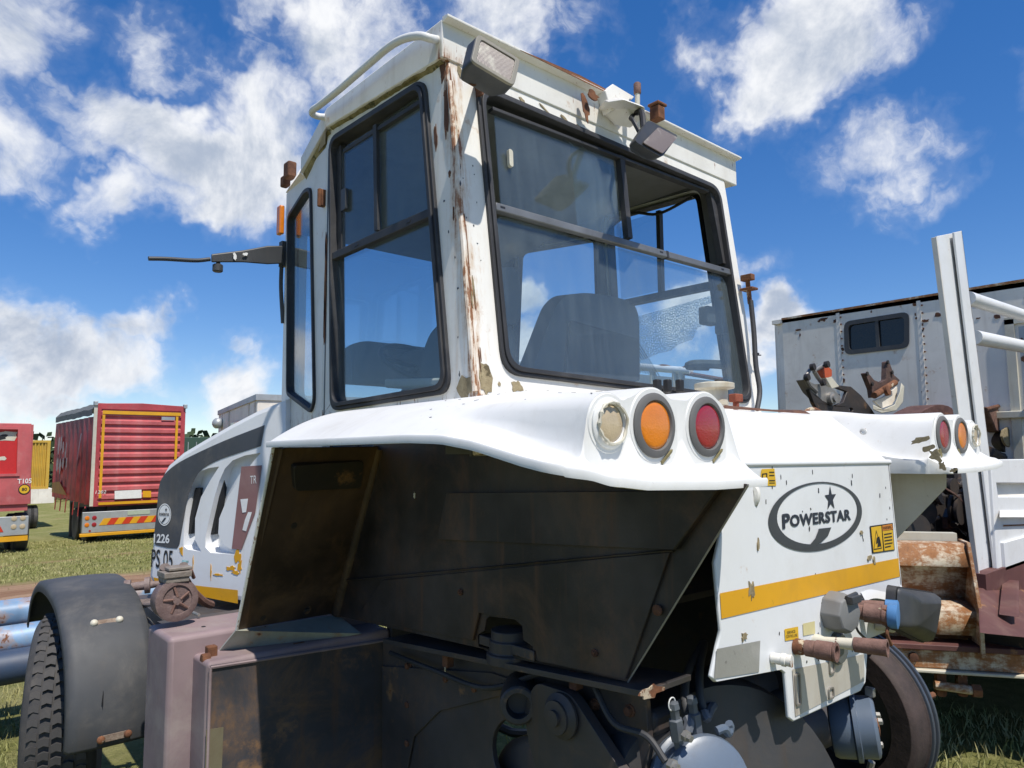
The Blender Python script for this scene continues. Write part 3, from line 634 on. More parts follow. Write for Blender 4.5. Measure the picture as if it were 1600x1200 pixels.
R2 += [flake(RP(712,88), V((1,0,-.5)).normalized(), V((.5,0,1)).normalized(), .034, .018, 91, 14, .2), flake(RP(718,112), V((1,0,0)), up, .009, .02, 92), flake(RP(757,590), V((1,0,0)), up, .028, .055, 93, 16, .25), flake(RP(808,604), V((1,0,0)), up, .022, .022, 94), flake(RP(780,600), V((1,0,0)), up, .006, .007, 99),
       flake(RP(815,157), V((1,0,-.4)).normalized(), up, .018, .009, 95), flake(RP(850,170), V((1,0,-.45)).normalized(), up, .03, .005, 96), flake(RP(882,186), V((1,0,-.45)).normalized(), up, .025, .007, 97), flake(RP(905,200), V((1,0,-.4)).normalized(), up, .018, .008, 98)]
patches('bare_patch', R2, RN, PEEL)
L1 = []
for i in range(16):
    t = i/15; c = SP(700 + 38*t - 9 + rn.uniform(-2,2), 115 + 470*t)
    if rn.random() < .3: L1.append(flake(c, V((0,1,0)), V((0,0,1)), rn.uniform(.003,.008), rn.uniform(.01,.03), 200+i))
L1 += [flake(SP(692,105), V((0,1,0)), V((0,0,1)), .018, .05, 210), flake(SP(698,170), V((0,1,0)), V((0,0,1)), .012, .10, 211), flake(SP(681,215), V((0,1,0)), V((0,0,1)), .009, .05, 212)]
patches('dark_seam_rust', L1, (-1,0,0), RUSTD)
patches('bare_patch', [flake(SP(726,605), V((0,1,0)), V((0,0,1)), .05, .035, 221, 14, .3)], (-1,0,0), PEEL)
patches('rust_streak', [flake(QP+QD*.0+V((-.003,-.02,z)), V((0,1,0)), V((0,0,1)), .007, h, 230+k) for k, (z, h) in enumerate(((2.46,.16),(2.27,.10),(1.82,.06),(2.62,.05)))], (-1,0,0), RUST)
DS = []
for i in range(14):
    DS.append(flake(RP(rn.uniform(715,752), rn.uniform(240,560)), V((1,0,0)), up, rn.uniform(.001,.003), rn.uniform(.0015,.005), 300+i, 8))
patches('chip', DS, RN, DGREY, .0012)
DS = []
for i in range(8):
    DS.append(flake(SP(rn.uniform(690,722), rn.uniform(200,590)), V((0,1,0)), V((0,0,1)), rn.uniform(.0015,.005), rn.uniform(.002,.009), 340+i, 8))
patches('chip', DS, (-1,0,0), DGREY, .0012)
T.part('corner_weld', MB().tube(smoothpath([V((CX+.004,yr(z)+.002,z)) + V((.004*noise.noise(V((z*9,0,0))), .003*noise.noise(V((z*12,3,0))), 0)) for z in [1.9+.1*i for i in range(12)]], 3), .011, 8), WHITE_CAB)
# orange marker lamp and mirror at the front left
mk = Y(441,345,3.66); T.part('marker_lamp', MB().box(mk+V((-.01,0,0)), (.028,.05,.16)), AMBER, bevel=.008)
my = 3.7
arm = T.part('mirror_arm', MB().loft([[Y(px,py,my+dy) for (px,py,dy) in lp] for lp in (
    [(442,384,-.04),(442,412,-.04),(442,412,.05),(442,384,.05)], [(418,384,-.045),(418,413,-.045),(418,413,.05),(418,384,.05)],
    [(380,391,-.035),(380,410,-.035),(380,410,.03),(380,391,.03)], [(330,397,-.022),(330,410,-.022),(330,410,.02),(330,397,.02)])], True, True), BLACKPL, bevel=.006)
T.part('mirror_bar', MB().tube(smoothpath([Y(328,405,my), Y(305,407,my), Y(260,404.5,my), Y(232,404,my)], 5), .011, 10), BLACKPL, arm)
T.part('mirror_clamp', MB().lathe([(0,.02),(.005,.026),(.035,.026),(.04,.02)], Y(340,425,my), (0,0,1), 14).tube([Y(341,418,my), Y(341,405,my)], .011, 8), BLACKPL, arm)
T.part('paint_scrape', MB().plate(flake(Y(367,401,my-.04), V((1,0,.3)), V((-.3,0,1)), .008, .016, 5), [], (0,-.002,0)).plate(flake(Y(383,397,my-.045), V((1,0,.3)), V((-.3,0,1)), .012, .008, 6), [], (0,-.002,0)), PRINTW, arm)
T.part('arm_bracket', MB().bb(Y(444,380,3.72), Y(440,415,3.68)).tube(smoothpath([Y(440,412,3.70), Y(439,450,3.70), Y(442,505,3.70)],4), .011, 7), BLACKPL, arm)
T.part('roof_hinge', MB().box(QPt(456,262)+V((-.01,0,-.02)), (.05,.07,.09)).box(QPt(450,285)+V((-.015,0,0)), (.04,.06,.06)), RUSTD, bevel=.01)
# --- work lamps
c = [Y(744,55,1.70), Y(811,95,1.70), Y(801,137,1.66), Y(734,97,1.66)]
c = ori(c, (0,-1,-.2)); nf = plane_axes(c)
br = T.part('work_lamp', MB().loft([[p - nf*.085 + (sum(c, V())/4-p)*.25 for p in rounded(c,.02,4)], [p-nf*.04 + (sum(c,V())/4-p)*-.02 for p in rounded(c,.02,4)], rounded(c,.02,4)], True, True), BLACKPL, bevel=.002)
frame_o = rounded(c,.022,4); frame_i = rounded(inset(c,.017),.012,4)
T.part('bezel', frame(MB(), frame_o, frame_i, nf, -.012, .008), worn('dull_lamp_bezel', (.25,.23,.19), .5, dirt=(.4,.36,.25), dirt_amt=.6, bmp=.1), br, bevel=.002)
T.part('lens', MB().plate([p+nf*.001 for p in rounded(inset(c,.015),.012,4)], [], nf*.003), RIBGLASS, br)
cc = sum(c, V())/4
T.part('bracket', MB().tube([cc - nf*.05+V((-.05,0,-.05)), RP(748,130,.02), RP(746,140,.0)], .016, 8).bb(RP(741,125,.0), RP(756,148,.035)), RUSTD, br)
c2 = ori([Y(1013,187,1.70), Y(1060,212,1.70), Y(1034,246,1.655), Y(991,220,1.655)], (0,-1,-.5)); nf = plane_axes(c2); cc2 = sum(c2, V())/4
lp = T.part('work_lamp', MB().loft([[p - nf*.075 + (cc2-p)*.45 for p in rounded(c2,.025,4)], [p - nf*.04 + (cc2-p)*.08 for p in rounded(c2,.025,4)], rounded(c2,.025,4)], True, True), BLACKPL, bevel=.003)
li = ori([Y(1027,200,1.70), Y(1057,216,1.70), Y(1034,241,1.655), Y(1003,224,1.655)], (0,-1,-.5))
T.part('lens', MB().plate([p+nf*.002 for p in rounded(li,.01,3)], [], nf*.004), RIBGLASS, lp)
T.part('bracket', MB().tube(smoothpath([cc2-nf*.06, Y(1003,178,1.80), Y(994,176,1.84)],4), .013, 8).tube(smoothpath([cc2-nf*.06+V((.02,0,.0)), Y(990,190,1.78), Y(986,184,1.84), Y(998,172,1.87)],4), .009, 8), BLACK, lp)
# wiring tube, shelf plate and posts above the rear window
T.part('lamp_shelf', MB().plate([Y(940,172,1.93), Y(950,160,1.86), Y(975,156,1.80), Y(1008,168,1.80), Y(1008,182,1.82), Y(985,200,1.9), Y(962,196,1.93)], [], (0,.02,.018)), WHITE_CAB, bevel=.004)
T.part('shelf_gusset', MB().plate([RP(932,150,.02), RP(944,140,.02), RP(978,160,.02), RP(960,178,.02), RP(942,182,.02)], [], RN*.05), WHITE_CAB, bevel=.004)
T.part('rust_edge', MB().plate(flake(RP(926,150,.075), V((1,0,-.2)), V((0,0,1)), .03, .018, 55), [], RN*.006).plate(flake(RP(914,168,.045), V((1,0,0)), up, .02, .055, 56), [], RN*.003), RUST)
T.part('roof_post', MB().tube([Y(996,170,1.86), Y(996,143,1.86)], .011, 10), CREAM); T.part('post_cap', MB().lathe([(0,.014),(.004,.016),(.045,.016),(.05,.012)], Y(996,147,1.86), (0,0,1), 12), COUPL)
T.part('roof_bracket', MB().box(Y(1027,178,1.87), (.045,.05,.06)).box(Y(1027,165,1.87), (.065,.06,.012)), RUSTP, bevel=.003)
# hose and bracket on the right rear post
T.part('post_bracket', MB().box(Y(1168,434,1.83), (.035,.06,.03)).box(Y(1170,452,1.83), (.055,.07,.012)).tube([Y(1168,438,1.83), Y(1172,475,1.83)], .012, 8), RUSTP, bevel=.003)
T.part('post_hose', MB().tube(smoothpath([Y(1173,470,1.82), Y(1178,520,1.80), Y(1181,570,1.78), Y(1187,610,1.76), Y(1183,640,1.74)], 6), .012, 10), RUBBER)
T.part('hose_tie', MB().lathe([(0,.016),(.01,.016)], Y(1181,555,1.79), (0,0,1), 10).tube([Y(1181,555,1.79), Y(1189,555,1.78)], .003, 5), BLACK)
# ------------------------------------------------------------------ fenders over the (missing) rear wheels
def interp(tab, q):
    if q <= tab[0][0]: return tab[0][1]
    for (a, b), (c, d) in zip(tab, tab[1:]):
        if q <= c: return b + (d-b)*(q-a)/(c-a)
    return tab[-1][1]
def sstep(a, b, x):
    t = max(0, min(1, (x-a)/(b-a))); return t*t*(3-2*t)
LAMP = [(1.139, 1.762, .066), (1.290, 1.761, .086), (1.493, 1.762, .086)]
LIPZ = [(.93,1.657),(.97,1.671),(1.105,1.694),(1.267,1.728),(1.39,1.744),(1.54,1.749),(2.42,1.748)]
REARZ = [(1.0,1.668),(1.053,1.657),(1.158,1.645),(1.4,1.637),(1.66,1.637)]
YL = 1.0; Y0F, Y1F = .928, 2.42
def fx_out(y): return 1.0 + .075*max(0, (1.05-y)/.122)**2
def fx_in(y): return 1.665 - .045*max(0, (1.05-y)/.122)**2 if y < 1.80 else 1.46
def smax(a, b, k=.012):
    h = max(0, min(1, .5+.5*(a-b)/k)); return a*h + b*(1-h) + k*h*(1-h)
def fz(x, y):
    lip = interp(LIPZ, y)
    xo = fx_out(y); t = max(0, min(1, (x-xo)/.41))
    plat = 1.877 - .006*(y-1.4)
    k = 2.3 if y > 1.7 else 2.3 - .5*sstep(1.7, 1.1, y) if False else 2.3
    front = lip + (plat-lip)*(1-(1-t)**k)
    # behind y=1.5 the deck sinks towards the lamp face, leaving the three barrels proud
    rearbase = lip + (1.822-lip)*sstep(0, .52, t)
    w = sstep(1.02, 1.5, y)
    base = rearbase + (front-rearbase)*w
    base -= (base-1.665)*sstep(1.56, 1.665, x)*(1-.8*sstep(1.0, 1.7, y))*(1 if y < 1.8 else 0)
    if y >= YL - 1e-6:
        z = base
        for cx, cz, R in LAMP:
            grow = 1 + .12*sstep(1.0, 1.5, y)
            d = abs(x-cx)/(R*grow)
            top = cz + R*math.sqrt(max(0, 1-min(d,1)**2)) if d < 1 else cz - (d-1)*.25
            fall = 1.846 - .0 if False else 0
            z = smax(z, top - .0*fall - .02*sstep(1.25, 1.9, y) - (0.10*sstep(1.3,1.8,y) if cx < 1.2 else 0), .018)
        return z
    zr = interp(REARZ, x)
    v = (y-Y0F)/(YL-Y0F)
    und = 1.672
    for cx, cz, R in LAMP:
        und = min(und, 9) 
    ridge = 0
    for (ca, _, ra), (cb, _, rb) in zip(LAMP, LAMP[1:]):
        mx = (ca+ra+cb-rb)/2; ridge = max(ridge, math.exp(-((x-mx)/.022)**2))
    ridge *= 1.5
    ridge = max(ridge, .6*math.exp(-((x-1.60)/.03)**2), .5*math.exp(-((x-1.055)/.02)**2))
    und = 1.674 + .045*ridge
    return zr + (und-zr)*v**1.6
def fender(flip):
    f = mir if flip else (lambda p: V(p))
    ys = [Y0F + (YL-.0015-Y0F)*i/10 for i in range(11)] + [YL] + [YL + .012*i for i in range(1, 20)] + [1.24+.035*i for i in range(34)]
    ys = [y for y in ys if y < Y1F] + [Y1F]; nx = 84
    rows, low = [], []
    for y in ys:
        xo, xi = fx_out(y), fx_in(y); row = []
        for i in range(nx+1):
            x = xo + (xi-xo)*i/nx
            row.append(f((x, y, fz(x, y))))
        rows.append(row)
    mb = MB().grid(rows)
    # rolled lip along the outside and the rear, skirt on the inside
    def skirt(path, outw, drop):
        a = [V(p) for p in path]; b0 = [p+o*.012+V((0,0,.001)) for p, o in zip(a, outw)]; b = [p+o*.015-V((0,0,.004)) for p, o in zip(a, outw)]; c = [p+o*.013-V((0,0,drop)) for p, o in zip(a, outw)]; d = [p-o*.012-V((0,0,drop)) for p, o in zip(a, outw)]
        mb.grid([a, b0, b, c, d])
    sgn = V((-1,0,0)) if not flip else V((1,0,0))
    outer = [rows[k][0] for k in range(len(ys)-1, -1, -1)] + rows[0][1:]
    ow = []
    for i, p in enumerate(outer):
        q = outer[min(i+1, len(outer)-1)] - outer[max(i-1, 0)]; q.z = 0
        o = V((-q.y, q.x, 0)).normalized(); o = o if not flip else -o
        ow.append(-o if False else (o if o.dot(outer[i]-V(f((1.35,1.9,1.8)))) > 0 else -o))
    skirt(outer, ow, .020)
    inn = [rows[k][-1] for k in range(len(ys)) if ys[k] < 1.80]
    mb.grid([inn, [p+sgn*-.004-V((0,0,.02)) for p in inn], [V((p.x, p.y, 1.615)) for p in inn]])
    shell = T.part('fender', mb, WHITE_FRP, smooth=46)
    # dark underside
    low = [[p - V((0,0,.021)) for p in r[1:-1]] for r in rows[1:]]
    T.part('underside', MB().grid(low), LINER, shell)
    for k, (cx, cz, R) in enumerate(LAMP):
        nm = ('reversing_lamp', 'indicator_lamp', 'brake_lamp')[k]; lm = (CLEARL, AMBER, REDL)[k]; lb = ('yellowed clear lamp', 'amber lamp in grey rubber', 'red lamp in grey rubber')[k]
        ro, ri = (.055,.040) if k == 0 else (.074,.054)
        c = f((cx, YL-.001, cz)); ax = V((0,-1,0))
        if k == 0: c = c + V((0,0,.0))
        b = T.part(nm, MB().lathe([(-.01,ro-.003),(.006,ro-.001),(.010,ro-.006),(.011,ri+.003),(.006,ri)] , c, ax, 40, False), WHITE_FRP if k == 0 else GREYRUB, shell, label=lb, smooth=50)
        if True:
            bb_ = MB().lathe([(-.01,.0),(-.004,.0)], c, ax, 8)
        # sub-level would be a fourth: the lens stays a sister of its bezel
        T.part('lamp_lens', MB().lathe([(.003,ri+.002),(.007,ri-.002),(.009,ri*.8),(.0105,ri*.4),(.011,.002)], c, ax, 36), lm, shell, smooth=60)
        T.part('lamp_pod_face', MB().lathe([(-.002,R-.001),(.002,R-.004),(.0025,.02)], c, ax, 40), WHITE_FRP, shell)
        if k: T.part('lamp_shadow_slit', MB().plate([f((cx+.022, YL-.006, cz-R*.93)), f((cx+.055, YL-.012, cz-R*.62)), f((cx+.058, YL-.008, cz-R*.70)), f((cx+.026, YL-.004, cz-R*1.02))], [], (0,.006,0)), MOSS, shell)  # strip coloured as the thin shadow beneath the lamp
    if True:
        c = f((1.139, YL-.001, 1.762)); T.part('lamp_crust', MB().tube([c + V((math.cos(a)*.0435, -.015 - .002*math.sin(5*a), math.sin(a)*.0435)) for a in [2*math.pi*i/26 for i in range(26)]], [.0035+.002*math.sin(3*i) for i in range(26)], 6, closed=True), CREAM, shell)
    # liner walls
    front = [f(p) for p in (V((1.006,2.405,1.725)), V((1.004,2.687,1.067)), V((1.46,2.790,1.045)), V((1.44,2.44,1.73)))]
    nfr = plane_axes(front); nfr = nfr if nfr.y < 0 else -nfr
    fw = T.part('fender_front_wall', MB().plate(front, [], -nfr*.008), LINERB, bevel=.002)
    T.part('wall_edge', MB().tube([front[0]+V((0,.0,0)), front[1]], .006, 6), WHITE_CAB, fw)
    if not flip:
        def FW(px, py, d=0.0): return PL(px, py, front[0]+nfr*d, nfr)
        T.part('shaded_pocket', MB().plate(rounded([FW(452,722), FW(562,715), FW(558,758), FW(455,762)], .02, 3), [], nfr*.03), SCRAP, fw, bevel=.012)  # near-black colour stands in for the shade inside this recess
        T.part('lit_pocket_edge', MB().tube([FW(466,764,.012), FW(548,757,.012)], .003, 6), CREAM, fw)  # cream line painted as the rim that catches the light
        T.part('stiffener_plate', MB().plate([FW(420,800), FW(560,785), FW(548,832), FW(414,842)], [], nfr*.006), LINER, fw, bevel=.002)
        for px, py, r in ((457,819,.013),(508,818,.013),(407,962,.016),(478,953,.013)):
            T.part('bolt', MB().lathe([(0,r*1.7),(.004,r*1.7),(.0045,r),(.013,r),(.014,r*.5)], FW(px,py,.006), nfr, 10), SCRAP, fw)
        T.part('seam_tube', MB().tube([FW(592,700,.012), FW(568,800,.012), FW(527,958,.012)], [.022,.024,.028], 10), LINERB, fw)
        T.part('front_wall_rib', MB().tube([FW(440,700,.004), FW(400,880,.004), FW(378,975,.004)], .010, 8), LINERB, fw)
        fl = [X(368,985,1.0), X(328,1035,.955), Y(565,990,2.62), X(527,960,1.46)]
        T.part('wall_foot', MB().plate([fl[0]+V((0,-.004,0)), fl[1], fl[2], fl[3]+V((0,-.004,0))], [], (0,.008,0)), GREENGREY, fw)
    iw = [V((1.47,2.46,1.74)), V((1.455,2.73,1.055)), V((1.455,1.23,1.122)), V((1.455,.885,1.622)), V((1.455,.945,1.66))]
    ihole = []
    if not flip:
        IWN = V((-1,-.036,0)).normalized()
        def IW(px, py, d=0.0): return PL(px, py, V((1.512,.93,0))+IWN*d, IWN)
        def IWp(y, z, d=0.0): return V((1.512-.036*(y-.93), y, z)) + IWN*d
        ihole = [[IW(748,1010), IW(746,992), IW(757,985), IW(760,967), IW(765,963), IW(805,968), IW(816,978), IW(818,1000), IW(832,1010), IW(834,1035), IW(770,1022)]]
        poly = [IWp(2.46,1.86), IW(527,962), IW(980,1065), IW(1168,757), IWp(.935,1.630), IWp(1.0,1.65), IWp(1.03,1.72), IWp(1.3,1.83)]
        wall = T.part('fender_inner_wall', MB().plate(poly, ihole, (.007,0,0)), LINER)
        T.part('lap_seam', MB().plate([IW(536,905), IW(1052,858), IW(1050,864), IW(535,911)], [], (-.004,0,0)), LINER, wall)
        T.part('lower_sheet', MB().plate([IW(600,906), IW(1050,862), IW(981,1060), IW(845,1032), IW(836,1002), IW(822,965), IW(752,957), IW(742,1000), IW(560,965)], [], (-.010,0,0)), LINER, wall, bevel=.002)
        T.part('weld_bead', MB().tube(smoothpath([IW(537,907,.006)+V((0,0,.0007*math.sin(k*2.3))) if k == 0 else IW(537+515*k/24, 907-47*k/24, .006)+V((0,0,.0007*math.sin(k*2.3))) for k in range(25)],2), .0035, 6), LINER, wall)
        for px, py in ((720,925),(930,1020)): T.part('bolt', MB().lathe([(0,.011),(.005,.011),(.006,.007),(.010,.006)], IW(px,py,.010 if py > 870 else .022), (-1,0,0), 8), RUSTD, wall)
        T.part('upper_sheet', MB().plate([IW(705,770), IW(1128,766), IW(1062,858), IW(690,842)], [], (-.022,0,0)), LINER, wall, bevel=.003)
        T.part('bolt', MB().lathe([(0,.014),(.006,.014),(.008,.009)], IW(1028,953,.006), (-1,0,0), 10), RUSTD, wall)
        T.part('bare_edge', MB().tube([IW(1169,758,.004), IW(981,1066,.004)], .0025, 5), STEEL, wall)
        T.part('bright_chip', MB().plate(flake(IW(648,774,.002), V((0,1,0)), V((0,0,1)), .006, .012, 8), [], (-.002,0,0)), CREAM, wall)
    else:
        T.part('fender_inner_wall', MB().plate([X(1390,733,3.07), X(1478,733,3.07), X(1478,762,3.07), X(1398,845,3.07), X(1330,845,3.07)], [], (.007,0,0)), CREAM, bevel=.002)
        d = X(1349,674,2.905); T.part('plug', MB().lathe([(0,.014),(.004,.013),(.005,.008),(.002,.006)], d, (-1,0,0), 16), WHITE_CAB, shell)
        mbp = MB()
        for i, (px, py, a, b) in enumerate(((1437,688,.05,.022),(1452,700,.04,.02),(1462,712,.03,.045),(1473,728,.02,.03),(1490,735,.02,.012))):
            p = X(px, py, 2.9); mbp.plate(flake(X(px,py,2.906), V((0,1,-.3)).normalized(), V((0,.3,1)).normalized(), a*.6, b*.5, 60+i, 14, .4), [], (-.003,0,0))
        T.part('bare_patch', mbp, PEEL, shell)
    return shell
fl_ = fender(False); fr_ = fender(True)
chips = MB()
rq = random.Random(11)
for i in range(5):
    y = rq.uniform(1.0, 2.2); p = V((fx_out(y)-.006, y, interp(LIPZ, y)-.012)); chips.plate(flake(p, V((0,1,0)), V((0,0,1)), .002, .003, 400+i, 8), [], (-.0015,0,0))
for i in range(6):
    x = rq.uniform(1.1, 1.6); p = V((x, Y0F-.006, interp(REARZ, x)-.012)); chips.plate(flake(p, V((1,0,0)), V((0,0,1)), rq.uniform(.002,.007), .002, 430+i, 8), [], (0,-.0015,0))
T.part('chip', chips, PEEL, fl_, stuff=True)
sc2 = MB()
for i in range(40):
    x = rq.uniform(1.04, 1.62); y = rq.uniform(1.004, 1.7); q = V((x, y, fz(x, y)+.0008)); a = rq.uniform(0, 6.3); e = .01
    n_ = V((-(fz(x+e,y)-fz(x-e,y))/(2*e), -(fz(x,y+e)-fz(x,y-e))/(2*e), 1)).normalized()
    if n_.z < .35: continue
    u_2 = n_.orthogonal().normalized(); w_2 = n_.cross(u_2); d1 = u_2*math.cos(a)+w_2*math.sin(a); d2 = n_.cross(d1)
    sc2.plate(flake(q, d1, d2, rq.uniform(.002,.007), rq.uniform(.0008,.002), 460+i, 8, .4), [], n_*.0008)
T.part('scratch', sc2, DGREY, fl_, stuff=True)
# ------------------------------------------------------------------ rear panel
PY = 1.08
def PP(px, py, d=0.0): return Y(px, py, PY-d)
po = [PP(1150,725), PP(1389,722), PP(1403,862), PP(1409,914), PP(1397,926), PP(1392,985), PP(1357,999), PP(1353,1066), PP(1345,1080), PP(1240,1128), PP(1233,1122), PP(1227,1052), PP(1220,1047), PP(1118,1066), PP(1111,1058), PP(1121,1010), PP(1127,985), PP(1117,880)]
ps = po[:]
panel = T.part('rear_panel', MB().plate(po, [], (0,.012,0)), WHITE, bevel=.004)
bk = [V((1.66,1.36,1.845)), V((2.93,1.36,1.845))]
cov = MB().plate([PP(1150,725), PP(1389,722), bk[1], bk[0]], [], (0,.006,-.012))
cover = T.part('sloping_cover', cov, WHITE, bevel=.004)
T.part('panel_side', MB().plate([PP(1389,722), bk[1], V((2.93,1.36,1.0)), PP(1392,985), PP(1409,914)], [], (-.01,0,0)), WHITE)
T.part('deck', MB().bb((1.46,1.36,1.80),(2.93,1.86,1.835)), WHITE_CAB, bevel=.004)
T.part('folded_bend', MB().tube([PP(1152,725,-.004), PP(1389,722,-.004)], .010, 10), WHITE, panel)
mbp = MB().plate([V((2.14,1.355,1.848)), V((2.75,1.355,1.848)), V((2.74,1.37,1.860)), V((2.5,1.37,1.853)), V((2.2,1.37,1.858))], [], (0,.02,.006)); T.part('rust_edge', mbp, RUSTD)
T.part('yellow_stripe', MB().sheet([PP(1125,927,.002), PP(1404,872,.002), PP(1406,901,.002), PP(1127.5,967,.002)]), YELLOW, panel)
# logo
ec = (PP(1199,795)+PP(1346,802))/2; ecx = (PP(1199,798).x + PP(1346,798).x)/2
tz = PP(1275,753).z; bz = PP(1262,864).z; ecz = (tz+bz)/2; ea = (PP(1346,802).x-PP(1199,805).x)/2; eb = (tz-bz)/2
ix0, ix1 = PP(1212,808).x, PP(1338,795).x
def ell(cx, cz, a, b, n=56, d=.002): return [V((cx+a*math.cos(2*math.pi*k/n), PY-d, cz+b*math.sin(2*math.pi*k/n))) for k in range(n)]
T.part('logo_ring', MB().sheet(ell(ecx, ecz, ea, eb), [ell((ix0+ix1)/2+.004, ecz+.008, (ix1-ix0)/2, eb-.013)[::-1]]), DGREY, panel)
lo_, lu_, lv_ = PP(1224,826,.002), PP(1330,812,.002)-PP(1224,826,.002), None
hgt = PP(1224,803).z-PP(1224,826).z
T.part('logo_lettering', text_mb('P', PP(1223,827,.0021), V((.046,0,.002)), V((0,0,hgt*1.02)), .04), NAVY, panel)
a0 = PP(1235,824,.002); a1 = PP(1330,812.5,.002); T.part('logo_lettering', text_mb('OWERSTAR', a0, a1-a0, V((0,0,hgt*.86)), .042, 1.08), NAVY, panel)
sc_ = PP(1298,779,.002); T.part('logo_star', MB().sheet([sc_+V((math.sin(math.pi*k/5), 0, math.cos(math.pi*k/5)))*(.041 if k % 2 == 0 else .016) for k in range(10)]), NAVY, panel)
sw = [PP(1280,826,.0025), PP(1299,824,.0025), PP(1294,837,.0025), PP(1283,848,.0025), PP(1270,855,.0025), PP(1254,858.5,.0025), PP(1265,852,.0025), PP(1274,841,.0025)]
T.part('logo_swoosh', MB().sheet(smoothpath(sw[:2],1)+sw[2:]), DGREY, panel)
def sticker(name, cs, m, lines=(), extra=None):
    o = T.part(name, MB().sheet([PP(px,py,.002) for px,py in cs]), m, panel); return o
sticker('warning_sticker', [(1359,822),(1395,817),(1398,860),(1363,865)], BLACK)
T.part('warning_sticker_face', MB().sheet([PP(1361,824,.003), PP(1377,821.5,.003), PP(1380,861,.003), PP(1365,863,.003)]).sheet([PP(1379,830,.003), PP(1395,828,.003), PP(1397,858.5,.003), PP(1382,860.5,.003)]), YSTICK, panel)
T.part('warning_header', MB().sheet([PP(1378.5,821,.003), PP(1394,818.5,.003), PP(1395,827,.003), PP(1379,829.5,.003)]), ORSTICK, panel)
T.part('warning_lettering', text_mb('WARNING', PP(1380,828,.004), PP(1393.5,825.8,.004)-PP(1380,828,.004), V((0,0,.012))), BLACK, panel)
wl = MB()
for k in range(5):
    p = PP(1381.5+.4*k, 836+5*k, .004); q = PP(1393.5+.4*k-(3 if k==4 else 0), 834+5*k, .004); wl.sheet([p, q, q+V((0,0,.004)), p+V((0,0,.004))])
t0, t1, t2 = PP(1369,828,.004), PP(1378,857,.004), PP(1365.5,859,.004)
wl.sheet([t0,t1,t2], [[p.lerp((t0+t1+t2)/3, .13) for p in (t0,t2,t1)]])
wl.sheet([PP(1370,840,.004), PP(1374,838,.004), PP(1376,846,.004), PP(1377,853,.004), PP(1371,855,.004), PP(1372,848,.004), PP(1369,850,.004)])
T.part('warning_symbol', wl, BLACK, panel)
sticker('small_notice', [(1190,733),(1210,732),(1213,759),(1187,759)], YSTICK)
wl = MB()
for (x0,y0,x1,y1) in ((1202,737,1210,738.5),(1202,742,1210,743.5),(1202,750,1211,751.5),(1202,754,1211,755)): wl.sheet([PP(x0,y0,.003), PP(x1,y0,.003), PP(x1,y1,.003), PP(x0,y1,.003)])
wl.sheet([PP(1191,740,.003), PP(1199,739,.003), PP(1199,754,.003), PP(1190,755,.003)], [[PP(1192.5,741.5,.003), PP(1192,753.5,.003), PP(1197.5,753,.003), PP(1197.5,740.5,.003)]])
T.part('notice_print', wl, BLACK, panel)
sticker('control_line_sticker', [(1226,983),(1247,979),(1248,998),(1227,1001.5)], YSTICK)
for s_, yy in (('SERVICE', 989), ('CONTROL LINE', 995)):
    w0 = 1230 if s_ == 'SERVICE' else 1228.5; w1 = 1243 if s_ == 'SERVICE' else 1246; p = PP(w0, yy+2, .003); q = PP(w1, yy-.7, .003)
    T.part('sticker_lettering', text_mb(s_, p, q-p, V((0,0,.008))), BLACK, panel)
sticker('blank_sticker', [(1254.5,974.5),(1273,970.5),(1274,990),(1255.5,993.5)], plain('pale_yellow_label', (.66,.58,.30), .5))
T.part('scraped_rating_plate', MB().sheet([PP(1120,1014,.002), PP(1188,1001,.002), PP(1186,1050,.002), PP(1116,1061,.002)]), GREYPLATE, panel)
T.part('lower_plate', MB().sheet([PP(1238,1046,.002), PP(1350,1022,.002), PP(1351,1064,.002), PP(1243,1120,.002)]), worn('scratched_lower_plate', (.60,.56,.49), .4, dirt=(.3,.22,.14), dirt_amt=.5, rust=.12, rsc=16, metal=.2, streak=.7, bmp=.1), panel)
for px, py, w_, h_ in ((1246,1077,.03,.09),(1299,1040,.035,.05),(1298,1083,.035,.035)):
    p = PP(px,py,.003); T.part('plate_cutout', frame(MB(), rounded([p+V((-w_/2,0,-h_/2)), p+V((w_/2,0,-h_/2)), p+V((w_/2,0,h_/2)), p+V((-w_/2,0,h_/2))], .01, 3), rounded([p+V((-w_/2+.005,0,-h_/2+.005)), p+V((w_/2-.005,0,-h_/2+.005)), p+V((w_/2-.005,0,h_/2-.005)), p+V((-w_/2+.005,0,h_/2-.005))], .007, 3), (0,-1,0), 0, .004), STEEL, panel)
fm = []
for i in range(46):
    px, py = rq.uniform(1165,1395), rq.uniform(728,850) if i < 26 else rq.uniform(880,1040)
    if px < 1190 + (py-760)*-.1: continue
    if px > 1350 and py > 980: continue
    fm.append(flake(PP(px,py), V((1,0,0)), V((0,0,1)), rq.uniform(.001,.0028), rq.uniform(.0015,.008), 500+i, 9, .45))
patches('chip', fm, (0,-1,0), DGREY, .0015, panel)
patches('bare_patch', [flake(PP(1173,922), V((1,0,0)), V((0,0,1)), .012,.022,551,14,.5), flake(PP(1365,876), V((1,0,.2)), V((0,0,1)), .01,.012,552,12,.5), flake(PP(1358,871), V((1,0,.2)), V((0,0,1)), .016,.007,553,12,.5), flake(PP(1162,994), V((1,0,.2)), V((0,0,1)), .016,.01,554,12,.5), flake(PP(1184,852), V((1,0,0)), V((0,0,1)), .006,.016,555,12,.4), flake(PP(1345,832), V((1,0,0)), V((0,0,1)), .01,.006,556,12,.4)], (0,-1,0), PEEL, .0035, panel)
